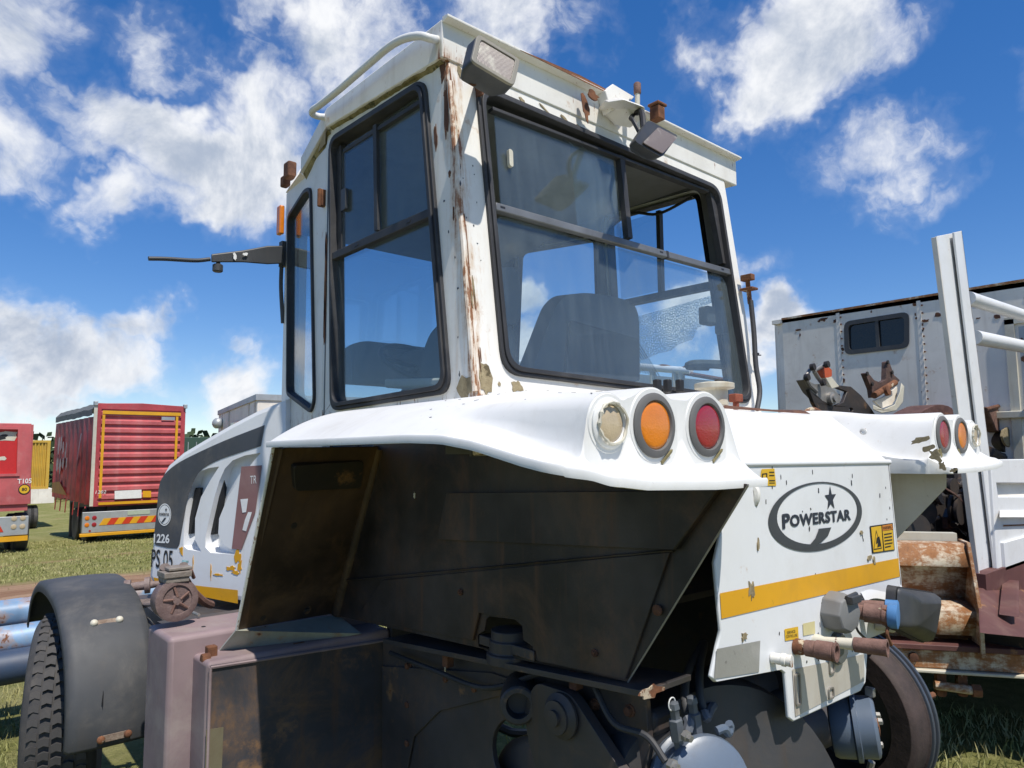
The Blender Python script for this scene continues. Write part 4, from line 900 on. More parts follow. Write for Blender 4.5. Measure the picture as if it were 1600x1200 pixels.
# torn lower right edge curling away from the panel
S = [PP(1345,925,.002), PP(1360,921,.004), PP(1378,924,.012), PP(1395,928,.02), PP(1403,920,.018), PP(1408,914,.004)]
mb = MB(); SS = smoothpath(S, 5); mb.grid([SS, [p+V((.004,-.012,-.028)) for p in SS], [p+V((.01,-.002,-.045)) for p in SS]]); T.part('torn_edge', mb, WHITE, panel)
T.part('fender_stay', MB().tube(smoothpath([PP(1166,752,-.02), PP(1180,765,.0), PP(1181,780,.0), PP(1172,795,-.02)],4), .012, 8), WHITE_CAB)
# couplings
def coupling(name, base, ln, prof, m, tilt=V((0,-1,0)), parent=None):
    return T.part(name, MB().lathe([(a*ln, r*.88) for a, r in prof], base, tilt.normalized(), 20, True), m, parent)
PIPEP = [(0,.017),(.25,.017),(.26,.026),(.5,.027),(.52,.030),(.9,.030),(.92,.027),(.97,.031),(1,.031),(1.0,.021),(.8,.020)]
b1 = PP(1243,1010); c1 = coupling('air_coupling', b1, .115, PIPEP, COUPL, V((.15,-1,.02)))
T.part('coupling_flange', MB().lathe([(-.002,.024),(.02,.022),(.03,.018)], b1, (.15,-1,.02), 14), RUSTP, c1)
b2 = PP(1272,1000); c2_ = coupling('air_coupling', b2, .20, [(0,.011),(.3,.012),(.31,.017),(.55,.017),(.56,.024),(.95,.026),(1,.029),(1,.02),(.85,.019)], COUPL, V((.22,-1,.03)))
T.part('coupling_sleeve', MB().lathe([(-.005,.017),(.012,.018),(.03,.013),(.105,.0175),(.11,.017)], b2, (.22,-1,.03), 14), CREAM, c2_)
b3 = PP(1318,953); c3 = coupling('air_coupling', b3, .13, [(0,.016),(.1,.016),(.12,.026),(.45,.026),(.47,.033),(.85,.033),(.87,.036),(1.0,.035)], COUPL, V((.25,-1,-.02)))
T.part('blue_cap', MB().lathe([(.128,.035),(.132,.037),(.155,.037),(.158,.026)], b3, V((.25,-1,-.02)), 20), BLUEPL, c3)
b4 = PP(1342,945); c4 = coupling('air_coupling', b4, .08, [(0,.013),(.3,.02),(.9,.02),(1,.018)], COUPL, V((.3,-1,.02)))
T.part('blue_cap', MB().lathe([(.078,.02),(.08,.024),(.115,.024),(.118,.018)], b4, V((.3,-1,.02)), 16), BLUEPL, c4)
b5 = PP(1206,1028); coupling('white_stub', b5, .055, [(0,.017),(.5,.017),(.52,.02),(.7,.02),(.72,.017),(.95,.019),(1,.019),(1,.012)], WHITE_CAB, V((.2,-1,0)))
b6 = PP(1368,978); coupling('white_stub', b6, .06, [(0,.014),(.5,.014),(.52,.018),(.9,.018),(1,.013)], CREAM, V((.3,-1,0)))
sk = PP(1296,954); s_o = T.part('trailer_socket', MB().lathe([(0,.060),(.012,.063),(.05,.062),(.07,.055),(.075,.03)], sk, (-.15,-1,.02), 8), worn('grey_socket_cap', (.19,.19,.185), .6, dirt=(.3,.28,.25), dirt_amt=.5, bmp=.1), bevel=.004)
T.part('socket_lid', MB().box(sk+V((.0,-.078,.045)), (.06,.02,.022)).tube([sk+V((-.03,-.07,.052)), sk+V((.035,-.07,.056))], .008, 8), BLACKPL, s_o, bevel=.003)
T.part('round_cover', MB().lathe([(0,.050),(.012,.050),(.02,.042),(.022,.01)], PP(1306,1012,.0), (0,-1,0), 24), plain('glossy_grey_cover', (.12,.13,.135), .2))
T.part('chain', MB().tube(smoothpath([b3+V((.01,-.03,-.03)), PP(1340,985,.05), PP(1350,996,.03), PP(1357,1000,.01)],5), .004, 6), BLACK)
# black work lamp hanging back to front beside the panel
c3_ = ori([Y(1402,918,.98), Y(1459,927,1.05), Y(1445,1004,1.05), Y(1398,980,.98)], (0,-1,0)); nf = plane_axes(c3_); ccc = sum(c3_, V())/4
bl = T.part('work_lamp', MB().loft([rounded(c3_,.02,4), [p-nf*-.01+(ccc-p)*.02 for p in rounded(c3_,.02,4)], [p+nf*.035+(ccc-p)*.16 for p in rounded(c3_,.02,4)], [p+nf*.05+(ccc-p)*.4 for p in rounded(c3_,.02,4)]], True, True), BLACKPL, bevel=.003)
T.part('bezel', MB().loft([[p-nf*.002+(p-ccc)*.04 for p in rounded(c3_,.022,4)], [p-nf*.03+(p-ccc)*.05 for p in rounded(c3_,.022,4)]], True, True), RUBBER, bl)
T.part('lamp_bracket', MB().box(Y(1388,962,.96), (.05,.03,.03)).tube(smoothpath([Y(1375,968,.97), Y(1390,975,.95), Y(1400,970,.96)],4), .008, 7).tube(smoothpath([Y(1390,970,.955), Y(1386,990,.95), Y(1393,1008,.95)],4), .006, 6).box(Y(1383,955,.96), (.03,.03,.02)), RUSTP, bl, bevel=.003)
# odds and ends on the deck under the rear window
T.part('filler_neck', MB().lathe([(0,.05),(.06,.05),(.065,.075),(.085,.075),(.09,.05)], Y(1117,634,1.55), (0,0,1), 20), CREAM, bevel=.002)
T.part('filler_cap', MB().lathe([(.0,.02),(.03,.018),(.035,.012)], Y(1124,606,1.55), (0,0,1), 12), BLACKPL)
T.part('deck_knob', MB().tube([Y(1150,640,1.45), Y(1150,622,1.45)], .012, 8).box(Y(1150,622,1.45), (.05,.03,.03)), rusty('red_rust', (.22,.05,.03,1), (.35,.1,.05,1)), bevel=.004)
for px in (1027, 1043, 1062): T.part('deck_lever', MB().box(Y(px,603,1.5), (.024,.024,.045)), BLACK, bevel=.005)
T.part('lifting_hook', MB().tube(smoothpath([Y(1255,650,1.6), Y(1262,641,1.6), Y(1275,640,1.6), Y(1290,650,1.6), Y(1305,655,1.6), Y(1312,658,1.6)],5), [.010]*26, 8).tube([Y(1288,652,1.6), Y(1314,659,1.6)], .013, 6), RUSTP)
# ------------------------------------------------------------------ chassis seen through the empty wheel arch
def CR(px, py, d=0.0): return X(px, py, 1.56-d)
web = [CR(598,1002), CR(1008,1082), CR(1015,1170), CR(985,1320), CR(598,1320)]
hc = CR(818,1190); ring = [hc + V((0, math.cos(a)*.155, math.sin(a)*.125)) for a in [2*math.pi*k/30 for k in range(30)]]
ch = T.part('chassis_rail', MB().plate(web, [ring], (.02,0,0)), CHASSIS, bevel=.002)
f0, f1 = CR(598,998,.10), CR(1006,1080,.10)
T.part('top_flange', MB().plate([f0, f1, f1+V((.2,0,0)), f0+V((.2,0,0))], [], (0,0,-.016)), CHASSIS, ch, bevel=.002)
T.part('flange_end_rust', MB().plate(flake(f1+V((.02,-.004,-.004)), V((1,0,0)), V((0,0,1)), .045, .014, 77), [], (0,-.004,0)), RUSTP, ch)
T.part('rail_liner', MB().plate([p+V((-.004,0,0)) for p in [CR(640,1200), CR(650,1150), CR(690,1110), CR(790,1085), CR(800,1060), CR(770,1050), CR(600,1040), CR(600,1200)]], [], (-.006,0,0)), CHASSIS, ch, bevel=.002)
for px, py in ((640,1040),(640,1100),(640,1160),(700,1060),(745,1075),(930,1100),(985,1110)):
    T.part('bolt', MB().lathe([(0,.018),(.004,.018),(.005,.012),(.016,.012),(.018,.006)], CR(px,py,.0), (-1,0,0), 8), RUSTD, ch)
for k, pts in enumerate(([CR(610,1020,.05), CR(680,1048,.06), CR(760,1075,.05), CR(850,1050,.06)], [CR(930,1075,.04), CR(960,1130,.07), CR(1010,1150,.05), CR(1040,1190,.05)])):
    T.part('loom', MB().tube(smoothpath(pts, 6), .009, 8), RUBBER, ch)
for px, py in ((700,1030),(900,1062)): T.part('clip', MB().box(CR(px,py,.045), (.03,.03,.05)), RUSTD, ch, bevel=.003)
T.part('web_scratch', MB().plate([CR(694,1030,.012), CR(696,1030,.012), CR(697,1058,.012), CR(695,1058,.012)], [], (-.001,0,0)), CREAM, ch)
bs = CR(812,1092,.06); T.part('pivot_boss', MB().lathe([(-.10,.06),(.0,.06),(.07,.056),(.075,.05),(.075,.036),(.03,.034)], bs, (-.7,-.7,.05), 24), CHASSIS, ch, bevel=.002)
tp = [CR(850,1062,.05), CR(905,1080,.05), CR(925,1110,.05), CR(1005,1230,.05), CR(860,1230,.05), CR(838,1150,.05), CR(832,1100,.05)]
tri = T.part('trailing_arm', MB().plate(rounded(tp, .03, 4), [], (-.035,0,0)), CHASSIS, bevel=.004)
bc = CR(878,1118,.09); T.part('arm_bolt', MB().lathe([(0,.062),(.008,.062),(.012,.055),(.02,.045),(.028,.045),(.03,.022),(.04,.022),(.041,.01)], bc, (-1,0,0), 24), CHASSIS, tri)
T.part('spring_box', MB().bb(CR(920,1085,.0)+V((.02,0,0)), CR(1015,1160,.0)+V((.24,0,0))), CHASSIS, bevel=.02)
T.part('rubber_mount', MB().lathe([(0,.075),(.03,.075),(.035,.066),(.07,.066),(.072,.06),(.10,.06),(.105,.03)], X(797,1034,1.52), (0,0,1), 24).box(X(797,1010,1.50), (.04,.26,.03)), CHASSIS, bevel=.004)
T.part('cross_tube', MB().tube([V((2.1,1.72,.72)), V((3.0,1.72,.72))], .12, 24), CHASSIS)
T.part('round_tank', MB().lathe([(0,.2),(.02,.23),(.10,.23),(.12,.2)], X(835,1275,1.62), (1,0,0), 28), CHASSIS)
T.part('far_rail', MB().bb((2.9,1.3,.9),(2.96,4.0,1.15)), CHASSIS); T.part('shade_plate', MB().bb((1.62,2.62,.80),(2.9,2.66,1.85)), CHASSIS)  # second part: added dark sheet standing in for shade behind the arch
T.part('transverse_pipe', MB().tube(smoothpath([X(752,1122,2.4), X(790,1140,2.4), X(810,1146,2.4), X(860,1146,2.4)],4), .022, 8), BLACK)
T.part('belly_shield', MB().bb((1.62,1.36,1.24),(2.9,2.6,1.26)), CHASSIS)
T.part('shade_sheet', MB().bb((2.86,1.45,.58),(2.88,2.62,1.75)), CHASSIS)  # added dark sheet, closes the view through with blackness like deep shade
# differential and hub gear
T.part('axle_housing', MB().lathe([(0,.05),(.02,.25),(.10,.36),(.22,.42),(.36,.44),(.42,.42)], V((1.93,1.55,.56)), (-.25,-.75,.12), 48), worn('greasy_grey_casting', (.045,.045,.048), .5, dirt=(.10,.075,.055), dirt_amt=.6, streak=.5, rust=.15, bmp=.3, var=.2))
T.part('axle_tube', MB().tube([V((1.9,1.6,.58)), V((3.2,1.6,.6))], .13, 20), CHASSIS)
def chamber(o, ax, s=1.0, la=1.0):
    ax = V(ax).normalized()
    b = T.part('brake_chamber', MB().lathe([(0,.05*s),(.006,.082*s),(.02,.088*s),(.10*s*la,.088*s),(.11*s*la,.082*s)], o, ax, 36), BLUEGREY)
    T.part('clamp_band', MB().lathe([(.104*s*la,.088*s),(.108*s*la,.097*s),(.128*s*la,.097*s),(.132*s*la,.088*s)], o, ax, 36), BLUEGREY, b)
    T.part('chamber_cap', MB().lathe([(.13*s*la,.086*s),(.195*s*la,.086*s),(.207*s*la,.080*s),(.212*s*la,.068*s),(.213*s*la,.02*s),(.209*s*la,.018*s),(.209*s*la,.002)], o, ax, 36), BLUEGREY, b)
    T.part('clamp_bolt', MB().box(V(o)+ax*.116*s+V((.0,0,.1*s)), (.018,.03,.03)), STEEL, b, bevel=.003)
    return b
o1 = Y(1052,1222,1.30); ch1 = chamber(o1, Y(1140,1218,1.02)-o1, 1.25)
for px, py, k in ((1061,1135,0), (1089,1124,1)):
    b = Y(px, py+34, 1.17)
    v = T.part('valve_fitting', MB().lathe([(0,.012),(.02,.014),(.022,.019),(.075,.019),(.078,.013),(.10,.013),(.104,.016),(.118,.014),(.122,.004)], b, Y(px-8, py-30, 1.17)-b, 6 if k == 0 else 6), plain('dusty_grey_fitting', (.13,.145,.165), .5, .3), ch1)
for pts in ([Y(1076,1125,1.2), Y(1070,1090,1.22), Y(1075,1050,1.28), Y(1098,1005,1.36)], [Y(1100,1115,1.2), Y(1093,1080,1.22), Y(1094,1040,1.28), Y(1101,1005,1.36)]):
    T.part('brake_hose', MB().tube(smoothpath(pts, 6), .012, 10), plain('dusty_hose', (.06,.06,.062), .65))
T.part('hose_elbow', MB().tube(smoothpath([Y(1074,1122,1.18), Y(1077,1130,1.17), Y(1074,1142,1.17)],4), .014, 8).tube(smoothpath([Y(1100,1112,1.18), Y(1104,1122,1.17), Y(1110,1108,1.2), Y(1122,1096,1.25)],4), .013, 8), plain('dusty_grey_elbow', (.12,.13,.15), .55))
T.part('wire_ring', MB().tube([Y(1050,1100,1.17)+V((math.cos(a)*.014,0,math.sin(a)*.016)) for a in [2*math.pi*k/16 for k in range(16)]], .0018, 5, closed=True), PRINTW)
T.part('fitting_nut', MB().lathe([(0,.014),(.012,.014),(.014,.009),(.024,.009)], Y(1069,1148,1.14), (-.1,-1,-.2), 6).lathe([(0,.016),(.014,.016),(.016,.01),(.026,.01)], Y(1047,1195,1.12), (-.1,-1,0), 6), STEEL)
T.part('chamber_arm', MB().tube(smoothpath([Y(1120,1142,1.12), Y(1132,1138,1.11), Y(1138,1146,1.11), Y(1141,1136,1.11), Y(1139,1130,1.11)],4), .011, 8), BLUEGREY)
o2 = X(1296,1134,2.50); ch2 = chamber(o2, V((.42,-.86,.10)), 1.14, .62)
for k in range(3): T.part('cap_bolt', MB().lathe([(0,.012),(.012,.011),(.014,.005)], o2+V((.42,-.86,.10)).normalized()*.15+V((.0,0,.0))+V((.86,.42,0)).normalized()*(.055*math.cos(2.1*k+.4))+V((0,0,.055*math.sin(2.1*k+.4))), V((.42,-.86,.10)), 6), STEEL, ch2)
T.part('chamber_end_rust', MB().lathe([(.147,.03),(.154,.028),(.156,.01)], o2, V((.42,-.86,.10)), 16), RUSTP, ch2)
# right hub: brake drum without its wheel
dc = X(1303,1116,3.10); dr = T.part('brake_drum', MB().lathe([(.13,.02),(.13,.21),(.012,.235),(.0,.24),(.0,.318),(.012,.332),(.03,.336),(.10,.340),(.105,.346),(.12,.35),(.125,.342),(.132,.342),(.136,.352),(.15,.352),(.155,.34),(.17,.33)], dc, (1,-.10,0), 64), DRUM, bevel=.002)
T.part('drum_band', MB().lathe([(.106,.347),(.109,.354),(.121,.355),(.125,.344)], dc, (1,-.1,0), 64), plain('blue_black_drum_rim', (.05,.06,.078), .4), dr)
T.part('drum_band', MB().lathe([(.135,.353),(.138,.358),(.15,.358),(.154,.344)], dc, (1,-.1,0), 64), plain('blue_black_drum_rim', (.05,.06,.078), .4), dr)
T.part('backing_plate', MB().lathe([(.128,.20),(.10,.12),(.06,.10),(.05,.02)], dc, (1,-.1,0), 40, True), CHASSIS, dr)
for a in (.35, -.25): T.part('wheel_stud', MB().lathe([(0,.012),(.04,.012),(.042,.006)], dc+V((.15, .33*math.cos(a+3.0)*1.0, .34*math.sin(a)+.0)), (1,-.1,0), 8), RUST, dr)
T.part('brake_shoe_pivot', MB().lathe([(0,.024),(.03,.022),(.031,.012)], X(1357,1012,3.1), (-1,-.1,0), 14), COUPL, dr)
T.part('axle_arm', MB().tube([V((2.35,1.5,.62)), dc], .10, 16), CHASSIS)
T.part('cam_rod', MB().tube([X(1362,1190,2.6), X(1350,1240,2.6)], .012, 8), STEEL)
# ------------------------------------------------------------------ side boxes
def sbox(name, a, b, m, bv, **kw): return T.part(name, MB().bb(a, b), m, bevel=bv, seg=3, **kw)
ib = sbox('side_box', (.885,2.63,.28), (1.62,2.93,.985), LILAC, .016)
T.part('box_end_plate', MB().plate([V((.897,2.625,.975)), V((1.6,2.625,.945)), V((1.6,2.625,.28)), V((.897,2.625,.28))], [], (0,.01,0)), BOXDARK, ib)
T.part('end_lip', MB().tube([V((.893,2.622,.97)), V((1.6,2.622,.942))], .006, 6).tube([V((.893,2.622,.97)), V((.893,2.622,.3))], .006, 6), LILAC, ib)
T.part('bare_strip', MB().plate([Y(322,1140,2.622), Y(349,1136,2.622), Y(346,1210,2.622), Y(320,1210,2.622)], [], (0,-.002,0)), worn('worn_olive_patch', (.16,.14,.085), .7, dirt=(.1,.07,.04), dirt_amt=.6, rust=.3, bmp=.2), ib)
for px, py in ((291,1070), (288,1165)):
    c = X(px, py, .885); T.part('hinge_tab', MB().plate([c+V((0,.035,.035)), c+V((0,-.03,.035)), c+V((-.02,-.03,.028)), c+V((-.028,-.03,.0)), c+V((-.02,-.03,-.028)), c+V((0,-.03,-.035)), c+V((0,.035,-.035))], [], (0,.0,0)) if False else MB().lathe([(-.012,.036),(.012,.036)], c+V((-.004,.0,0)), (.35,1,0), 18), LILAC, ib, bevel=.003)
ob = sbox('side_box', (.80,2.78,.30), (1.66,3.06,1.055), LILAC, .018)
T.part('box_lug', MB().plate([V((1.15,3.05,1.056)), V((1.42,2.98,1.056)), V((1.4,3.05,1.056))], [], (0,0,.004)), LILAC, ob)
for px, py in ((284,1053),(280,1137),(285,1168)): T.part('rivet', MB().lathe([(0,.008),(.004,.006)], Y(px,py,2.80), (0,-1,0), 8), PEEL, ob)
T.part('hole', MB().lathe([(0,.008),(.001,.008)], Zp(318,979,1.056), (0,0,1), 10), BLACK, ob)
T.part('steel_pin', MB().tube([Zp(302,957,1.07), Zp(311,961,1.07)], .006, 8), STEEL, ob)
T.part('mounting_ear', MB().plate([Y(440,1035,2.66), Y(450,1018,2.66), Y(460,1006,2.66), Y(475,1003,2.66), Y(488,1006,2.66), Y(496,1022,2.66), Y(503,1028,2.66)], [[Y(468,1016,2.66)+V((.013*math.cos(a),0,.013*math.sin(a))) for a in [2*math.pi*k/12 for k in range(12)]]], (0,.012,0)), RUSTD, ib, bevel=.002)
T.part('foot_bolt', MB().box(Y(330,1020,2.72), (.035,.035,.05)).lathe([(0,.02),(.03,.02)], Y(328,1028,2.70), (-1,0,0), 8), RUSTP, ib, bevel=.004)
T.part('belly_plate', MB().bb((.98,3.06,.35),(1.65,3.6,.95)), CHASSIS)
# air valve standing on the box
vc = Y(275,937,2.95)
av = T.part('air_valve', MB().lathe([(-.10,.05),(-.06,.072),(-.004,.074),(0,.080),(.012,.080),(.016,.07),(.016,.055),(.010,.054),(.010,.02),(.02,.018),(.021,.002)], vc, (.1,-1,.05), 32), rusty('brown_cast_valve', (.13,.085,.08,1), (.2,.14,.13,1), 30, .7))
sp = MB()
for k in range(5):
    a = 1.257*k+.3; sp.tube([vc+V((.012*math.cos(a),-.018,.012*math.sin(a))), vc+V((.05*math.cos(a+.25),-.014,.05*math.sin(a+.25)))], .005, 6)
T.part('cast_spoke', sp, COUPL, av)
T.part('valve_top', MB().box(vc+V((0,.03,.095)), (.10,.10,.022)).box(vc+V((0,.03,.075)), (.085,.09,.02)).box(vc+V((0.01,.03,.115)), (.085,.085,.012)), rusty('grey_brown_casting', (.17,.14,.12,1), (.27,.24,.21,1), 30, .7), av, bevel=.003)
T.part('hose_elbow', MB().tube(smoothpath([vc+V((-.03,.05,.12)), Y(256,906,3.05), Y(255,893,3.05)],4), .019, 10).tube(smoothpath([vc+V((.035,.04,.12)), Y(286,905,3.05), Y(283,893,3.05), Y(290,888,3.05)],4), .017, 10), rusty('rubber_brown_hose', (.09,.07,.06,1), (.17,.13,.12,1), 30, .7), av)
T.part('teal_plug', MB().lathe([(0,.009),(.02,.009),(.022,.013),(.034,.013)], Y(286,889,3.05), (.25,0,1), 8), plain('teal_plug', (.25,.42,.45), .4), av)
T.part('valve_arm', MB().tube([vc+V((.06,.03,.10)), Y(303,903,3.0)], .007, 6).tube(smoothpath([vc+V((.05,.06,.06)), Y(302,925,3.1), Y(318,940,3.15), Y(330,945,3.2)],4), .017, 8), COUPL, av)
c0 = Y(215,916,3.95); T.part('cable_clevis', MB().lathe([(-.09,.02),(-.06,.02),(-.058,.035),(-.03,.036),(-.028,.02),(.03,.022),(.032,.04),(.055,.04),(.058,.018),(.13,.012)], c0, (1,-.35,.05), 16), rusty('grey_rust_clevis', (.16,.11,.10,1), (.26,.2,.18,1), 30, .7))
T.part('frame_floor', MB().plate([V((1.02,3.1,.90)), V((1.66,3.1,.90)), V((1.9,4.5,.92)), V((1.10,4.5,.92))], [], (0,0,-.05)), CHASSIS)
T.part('cable_bracket', MB().plate([Y(205,938,4.0), Y(245,934,3.8), Y(238,943,3.7), Y(215,948,3.8)], [], (0,0,-.012)).tube(smoothpath([Y(200,936,4.0), Y(230,945,3.7), Y(262,940,3.4)],5), .009, 7), rusty('grey_rust_bracket', (.13,.10,.09,1), (.24,.19,.17,1), 30, .8))
T.part('frame_hose', MB().tube(smoothpath([Y(205,962,3.95), Y(225,966,3.8), Y(240,985,3.6)],5), .016, 10), GUARD)
# ------------------------------------------------------------------ engine hood ahead of the cab
HPO = V((1.11,4.36,0)); HD = V((-.407,.914,0)).normalized(); HW_ = V((HD.y,-HD.x,0)); HNn = -HW_
def HP(px, py, w=0.0): return PL(px, py, HPO+HW_*w, HNn)
prof = [HP(447,950), HP(447,622), HP(400,641), HP(360,662), HP(320,685), HP(285,706), HP(262,726), HP(249,750), HP(243,790), HP(237,850), HP(232,902), HP(240,916), HP(300,930)]
prof = ori(prof, HNn)
p_in = inset(prof, .028); p_in2 = inset(prof, .008)
l1 = [(475,430),(420,438),(372,456),(340,490),(318,540),(303,630),(290,780),(289,845),(310,862),(382,874),(348,810),(350,700),(380,590),(430,500)]
l2 = [(692,358),(610,372),(545,398),(505,440),(478,500),(450,590),(418,730),(403,800),(402,850),(430,880),(590,890),(500,840),(470,780),(475,700),(520,590),(590,480)]
def hz(l, w=0.0): return [HP(x/3.334+200, y/3.334+600, w) for x, y in l]
H1, H2 = ori(hz(l1), HNn), ori(hz(l2), HNn)
hood = MB().plate(p_in, [H1, H2], HW_*.004)
hood.loft([p_in, [p+HW_*.006 for p in p_in2], [p+HW_*.03 for p in prof], [p+HW_*1.15 for p in prof]], True)
hd = T.part('engine_hood', hood, WHITE_HOOD, smooth=50)
for H, sl, lab in ((H1, [(350,540),(374,540),(326,782),(306,782)], 0), (H2, [(484,487),(504,487),(446,785),(426,785)], 1)):
    cen = sum(H, V())/len(H)
    leftward = HD
    def floor_pt(p):
        s = (p-cen).dot(HD)                            # deep at the forward rim, shallow at the trailing edge
        rng = max((q-cen).dot(HD) for q in H); t = (s+rng)/(2*rng)
        return p + HW_*(.012+.060*max(0,min(1,t))) - HD*.016*max(0,min(1,t))
    F = [floor_pt(p) for p in H]
    mbv = MB(); mid = [p.lerp(q,.35)+HW_*.004 for p, q in zip(H, F)]; mbv.loft([[p+HW_*.002 for p in H], mid, F], True)
    cf = sum(F, V())/len(F); n = len(F)
    tri_ = tessellate_polygon([F]); mbv.add(F, [tuple(t) for t in tri_])
    lv = T.part('louvre', mbv, WHITE_HOOD, hd, smooth=60)
    q = [HP(x/3.334+200, y/3.334+600, .026) for x, y in sl]
    T.part('slot', MB().plate(rounded(q,.008,2), [], HW_*.06), BLACK, hd)
T.part('hood_stripe_decal', MB().sheet([p+HNn*.002 for p in smoothpath([HP(414,664), HP(408,697)],1) + smoothpath([HP(408,697), HP(370,709), HP(335,722), HP(310,740), HP(295,775), HP(287,815), HP(281,850)],3)[1:] + [HP(277,857), HP(262,856), HP(244,852), HP(240,846)] + smoothpath([HP(240,846), HP(245,800), HP(249,760), HP(257,742), HP(275,726), HP(300,712), HP(350,689), HP(414,664)],3)[1:-1]]), CHARCOAL, hd)
bc = HP(258,804); bu = -HD*.051; bw = V((0,0,.060))
def disc(c, u, w, k=1.0, n=36): return [V(c)+u*(k*math.cos(2*math.pi*i/n))+w*(k*math.sin(2*math.pi*i/n)) for i in range(n)]
b0 = bc+HNn*.004
T.part('hood_badge', MB().sheet(disc(b0,bu,bw), [disc(b0,bu,bw,.90)[::-1]]).sheet(disc(b0,bu,bw,.84)), PRINTW, hd)
b1_ = bc+HNn*.006
bl_ = b1_ - bu*.75 - bw*.12
T.part('badge_lettering', text_mb('POWERSTAR', bl_, bu*1.5, bw*.28, .03), NAVY, hd)
T.part('badge_mark', MB().sheet([b1_+bu*.25+bw*.45+(bu*math.sin(math.pi*k/5)+bw*math.cos(math.pi*k/5))*(.20 if k%2==0 else .08) for k in range(10)]).sheet([b1_+bu*.35-bw*.25, b1_+bu*.05-bw*.28, b1_-bu*.45-bw*.72, b1_-bu*.1-bw*.66]), NAVY, hd)
q0, q1 = HP(241,848)+HNn*.004, HP(265.5,849)+HNn*.004; T.part('hood_number', text_mb('1226', q0, q1-q0, V((0,0,.050)), .03), PRINTW, hd)
q0, q1 = HP(236.5,886)+HNn*.003, HP(270,889)+HNn*.003; T.part('fleet_number', text_mb('PS 05', q0, q1-q0, V((0,0,.098)), .012), BLACK, hd)
T.part('hood_yellow_band', MB().sheet([p+HNn*.002 for p in [HP(240,902), HP(300,914), HP(372,922), HP(372,943), HP(300,929), HP(244,914)]]), YELLOW, hd)
T.part('maroon_decal', MB().sheet([p+HNn*.004 for p in [HP(378,729), HP(410,727), HP(400,800), HP(378,859), HP(363,857)]]), MAROON, hd)
q0, q1 = HP(392,756)+HNn*.006, HP(402,755)+HNn*.006; T.part('decal_lettering', text_mb('TR', q0, q1-q0, V((0,0,.04))), PRINTW, hd)
T.part('decal_print', MB().sheet([p+HNn*.006 for p in [HP(377,780), HP(389,779), HP(386,800), HP(380,801)]]).sheet([p+HNn*.006 for p in [HP(389,800), HP(384,812), HP(380,828), HP(386,830), HP(395,800)]]), PRINTW, hd)
st = []
for i, (px, py, a, b) in enumerate(((284,862,.012,.02),(302,880,.003,.04),(372,870,.018,.03),(375,885,.015,.03),(368,895,.02,.012),(330,893,.004,.035),(340,898,.03,.006),(362,888,.03,.012),(283,858,.01,.01))): st.append(flake(HP(px,py), -HD, V((0,0,1)), a, b, 700+i, 14, .5))
patches('peeled_band_remnant', st, HNn, YELLOW, .002, hd)
# ------------------------------------------------------------------ front wheel and mudguard
wc = V((.735,4.11,.475)); R_ = .48; WA = V((.97,-.24,0)).normalized(); WF = V((.24,.97,0)).normalized()
wh = T.part('front_wheel', MB().lathe([(-.13,.33),(-.145,.42),(-.135,.44),(-.10,.465),(.10,.465),(.135,.44),(.145,.42),(.13,.33)], wc, WA, 72), TYRE)
tm = MB()
nb_ = 54
for i in range(nb_):
    a = 2*math.pi*i/nb_
    for j in range(5):
        x0 = -.115 + .046*j; off = (.5 if j % 2 else 0)*2*math.pi/nb_
        w_ = .038; pts = []
        for (dx, da) in ((0,-.032),(w_*.5,-.047),(w_,-.032),(w_,.032),(w_*.5,.017),(0,.032)):
            pts.append((x0+dx, a+off+da*1.0))
        lo_p = [wc + WA*x + WF*(.462*math.cos(t)) + V((0,0,.462*math.sin(t))) for x, t in pts]; rr_ = R_ - (.010 if j in (0,4) else 0)
        hi_p = [wc + WA*x + WF*(rr_*math.cos(t)) + V((0,0,rr_*math.sin(t))) for x, t in pts]
        n = 6; tm.loft([lo_p, hi_p], True); k = len(tm.v); tm.add(hi_p, [(0,1,2,3,4,5)])
T.part('tread', tm, TYRE, wh, stuff=True)
T.part('rim', MB().lathe([(-.12,.33),(-.10,.30),(-.04,.28),(-.03,.12),(-.05,.10),(-.06,.02)], wc, WA, 40), LILAC, wh)
gp = [Y(48,946,4.45), Y(58,925,4.3), Y(100,912,4.12), Y(130,912,4.0)]
gpath = [(4.62,.83),(4.55,.96),(4.42,1.05),(4.25,1.085),(4.05,1.085),(3.85,1.055),(3.70,.99),(3.58,.90),(3.50,.78),(3.46,.66),(3.45,.56),(3.455,.505)]
gpath = smoothpath([V((0,a,b)) for a, b in gpath], 4); x0g, x1g = .615, .955
def groll(p, i):
    """cross-section of the guard: crown with rolled edges"""
    d = (gpath[min(i+1,len(gpath)-1)]-gpath[max(i-1,0)]).normalized(); nrm = V((0, d.z, -d.y)); nrm = nrm if nrm.dot(p-V((0,4.05,.5))) > 0 else -nrm
    sec = [(0,-.045),(.0,-.012),(.012,.006),(.04,.010),(.10,.013),(.17,.014),(.24,.013),(.30,.010),(.328,.006),(.34,-.012),(.34,-.045)]
    return [V((x0g+a, p.y, p.z)) + nrm*b for a, b in sec]
mg = MB().grid([groll(p, i) for i, p in enumerate(gpath)])
gd = T.part('mudguard', mg, GUARD, smooth=60)
so_ = gd.modifiers.new('thick', 'SOLIDIFY'); so_.thickness = .006; so_.offset = -1
def G(px, py): return Y(px, py, 3.45)
def gpt(i, x):
    p = gpath[i]; return groll(p, i)
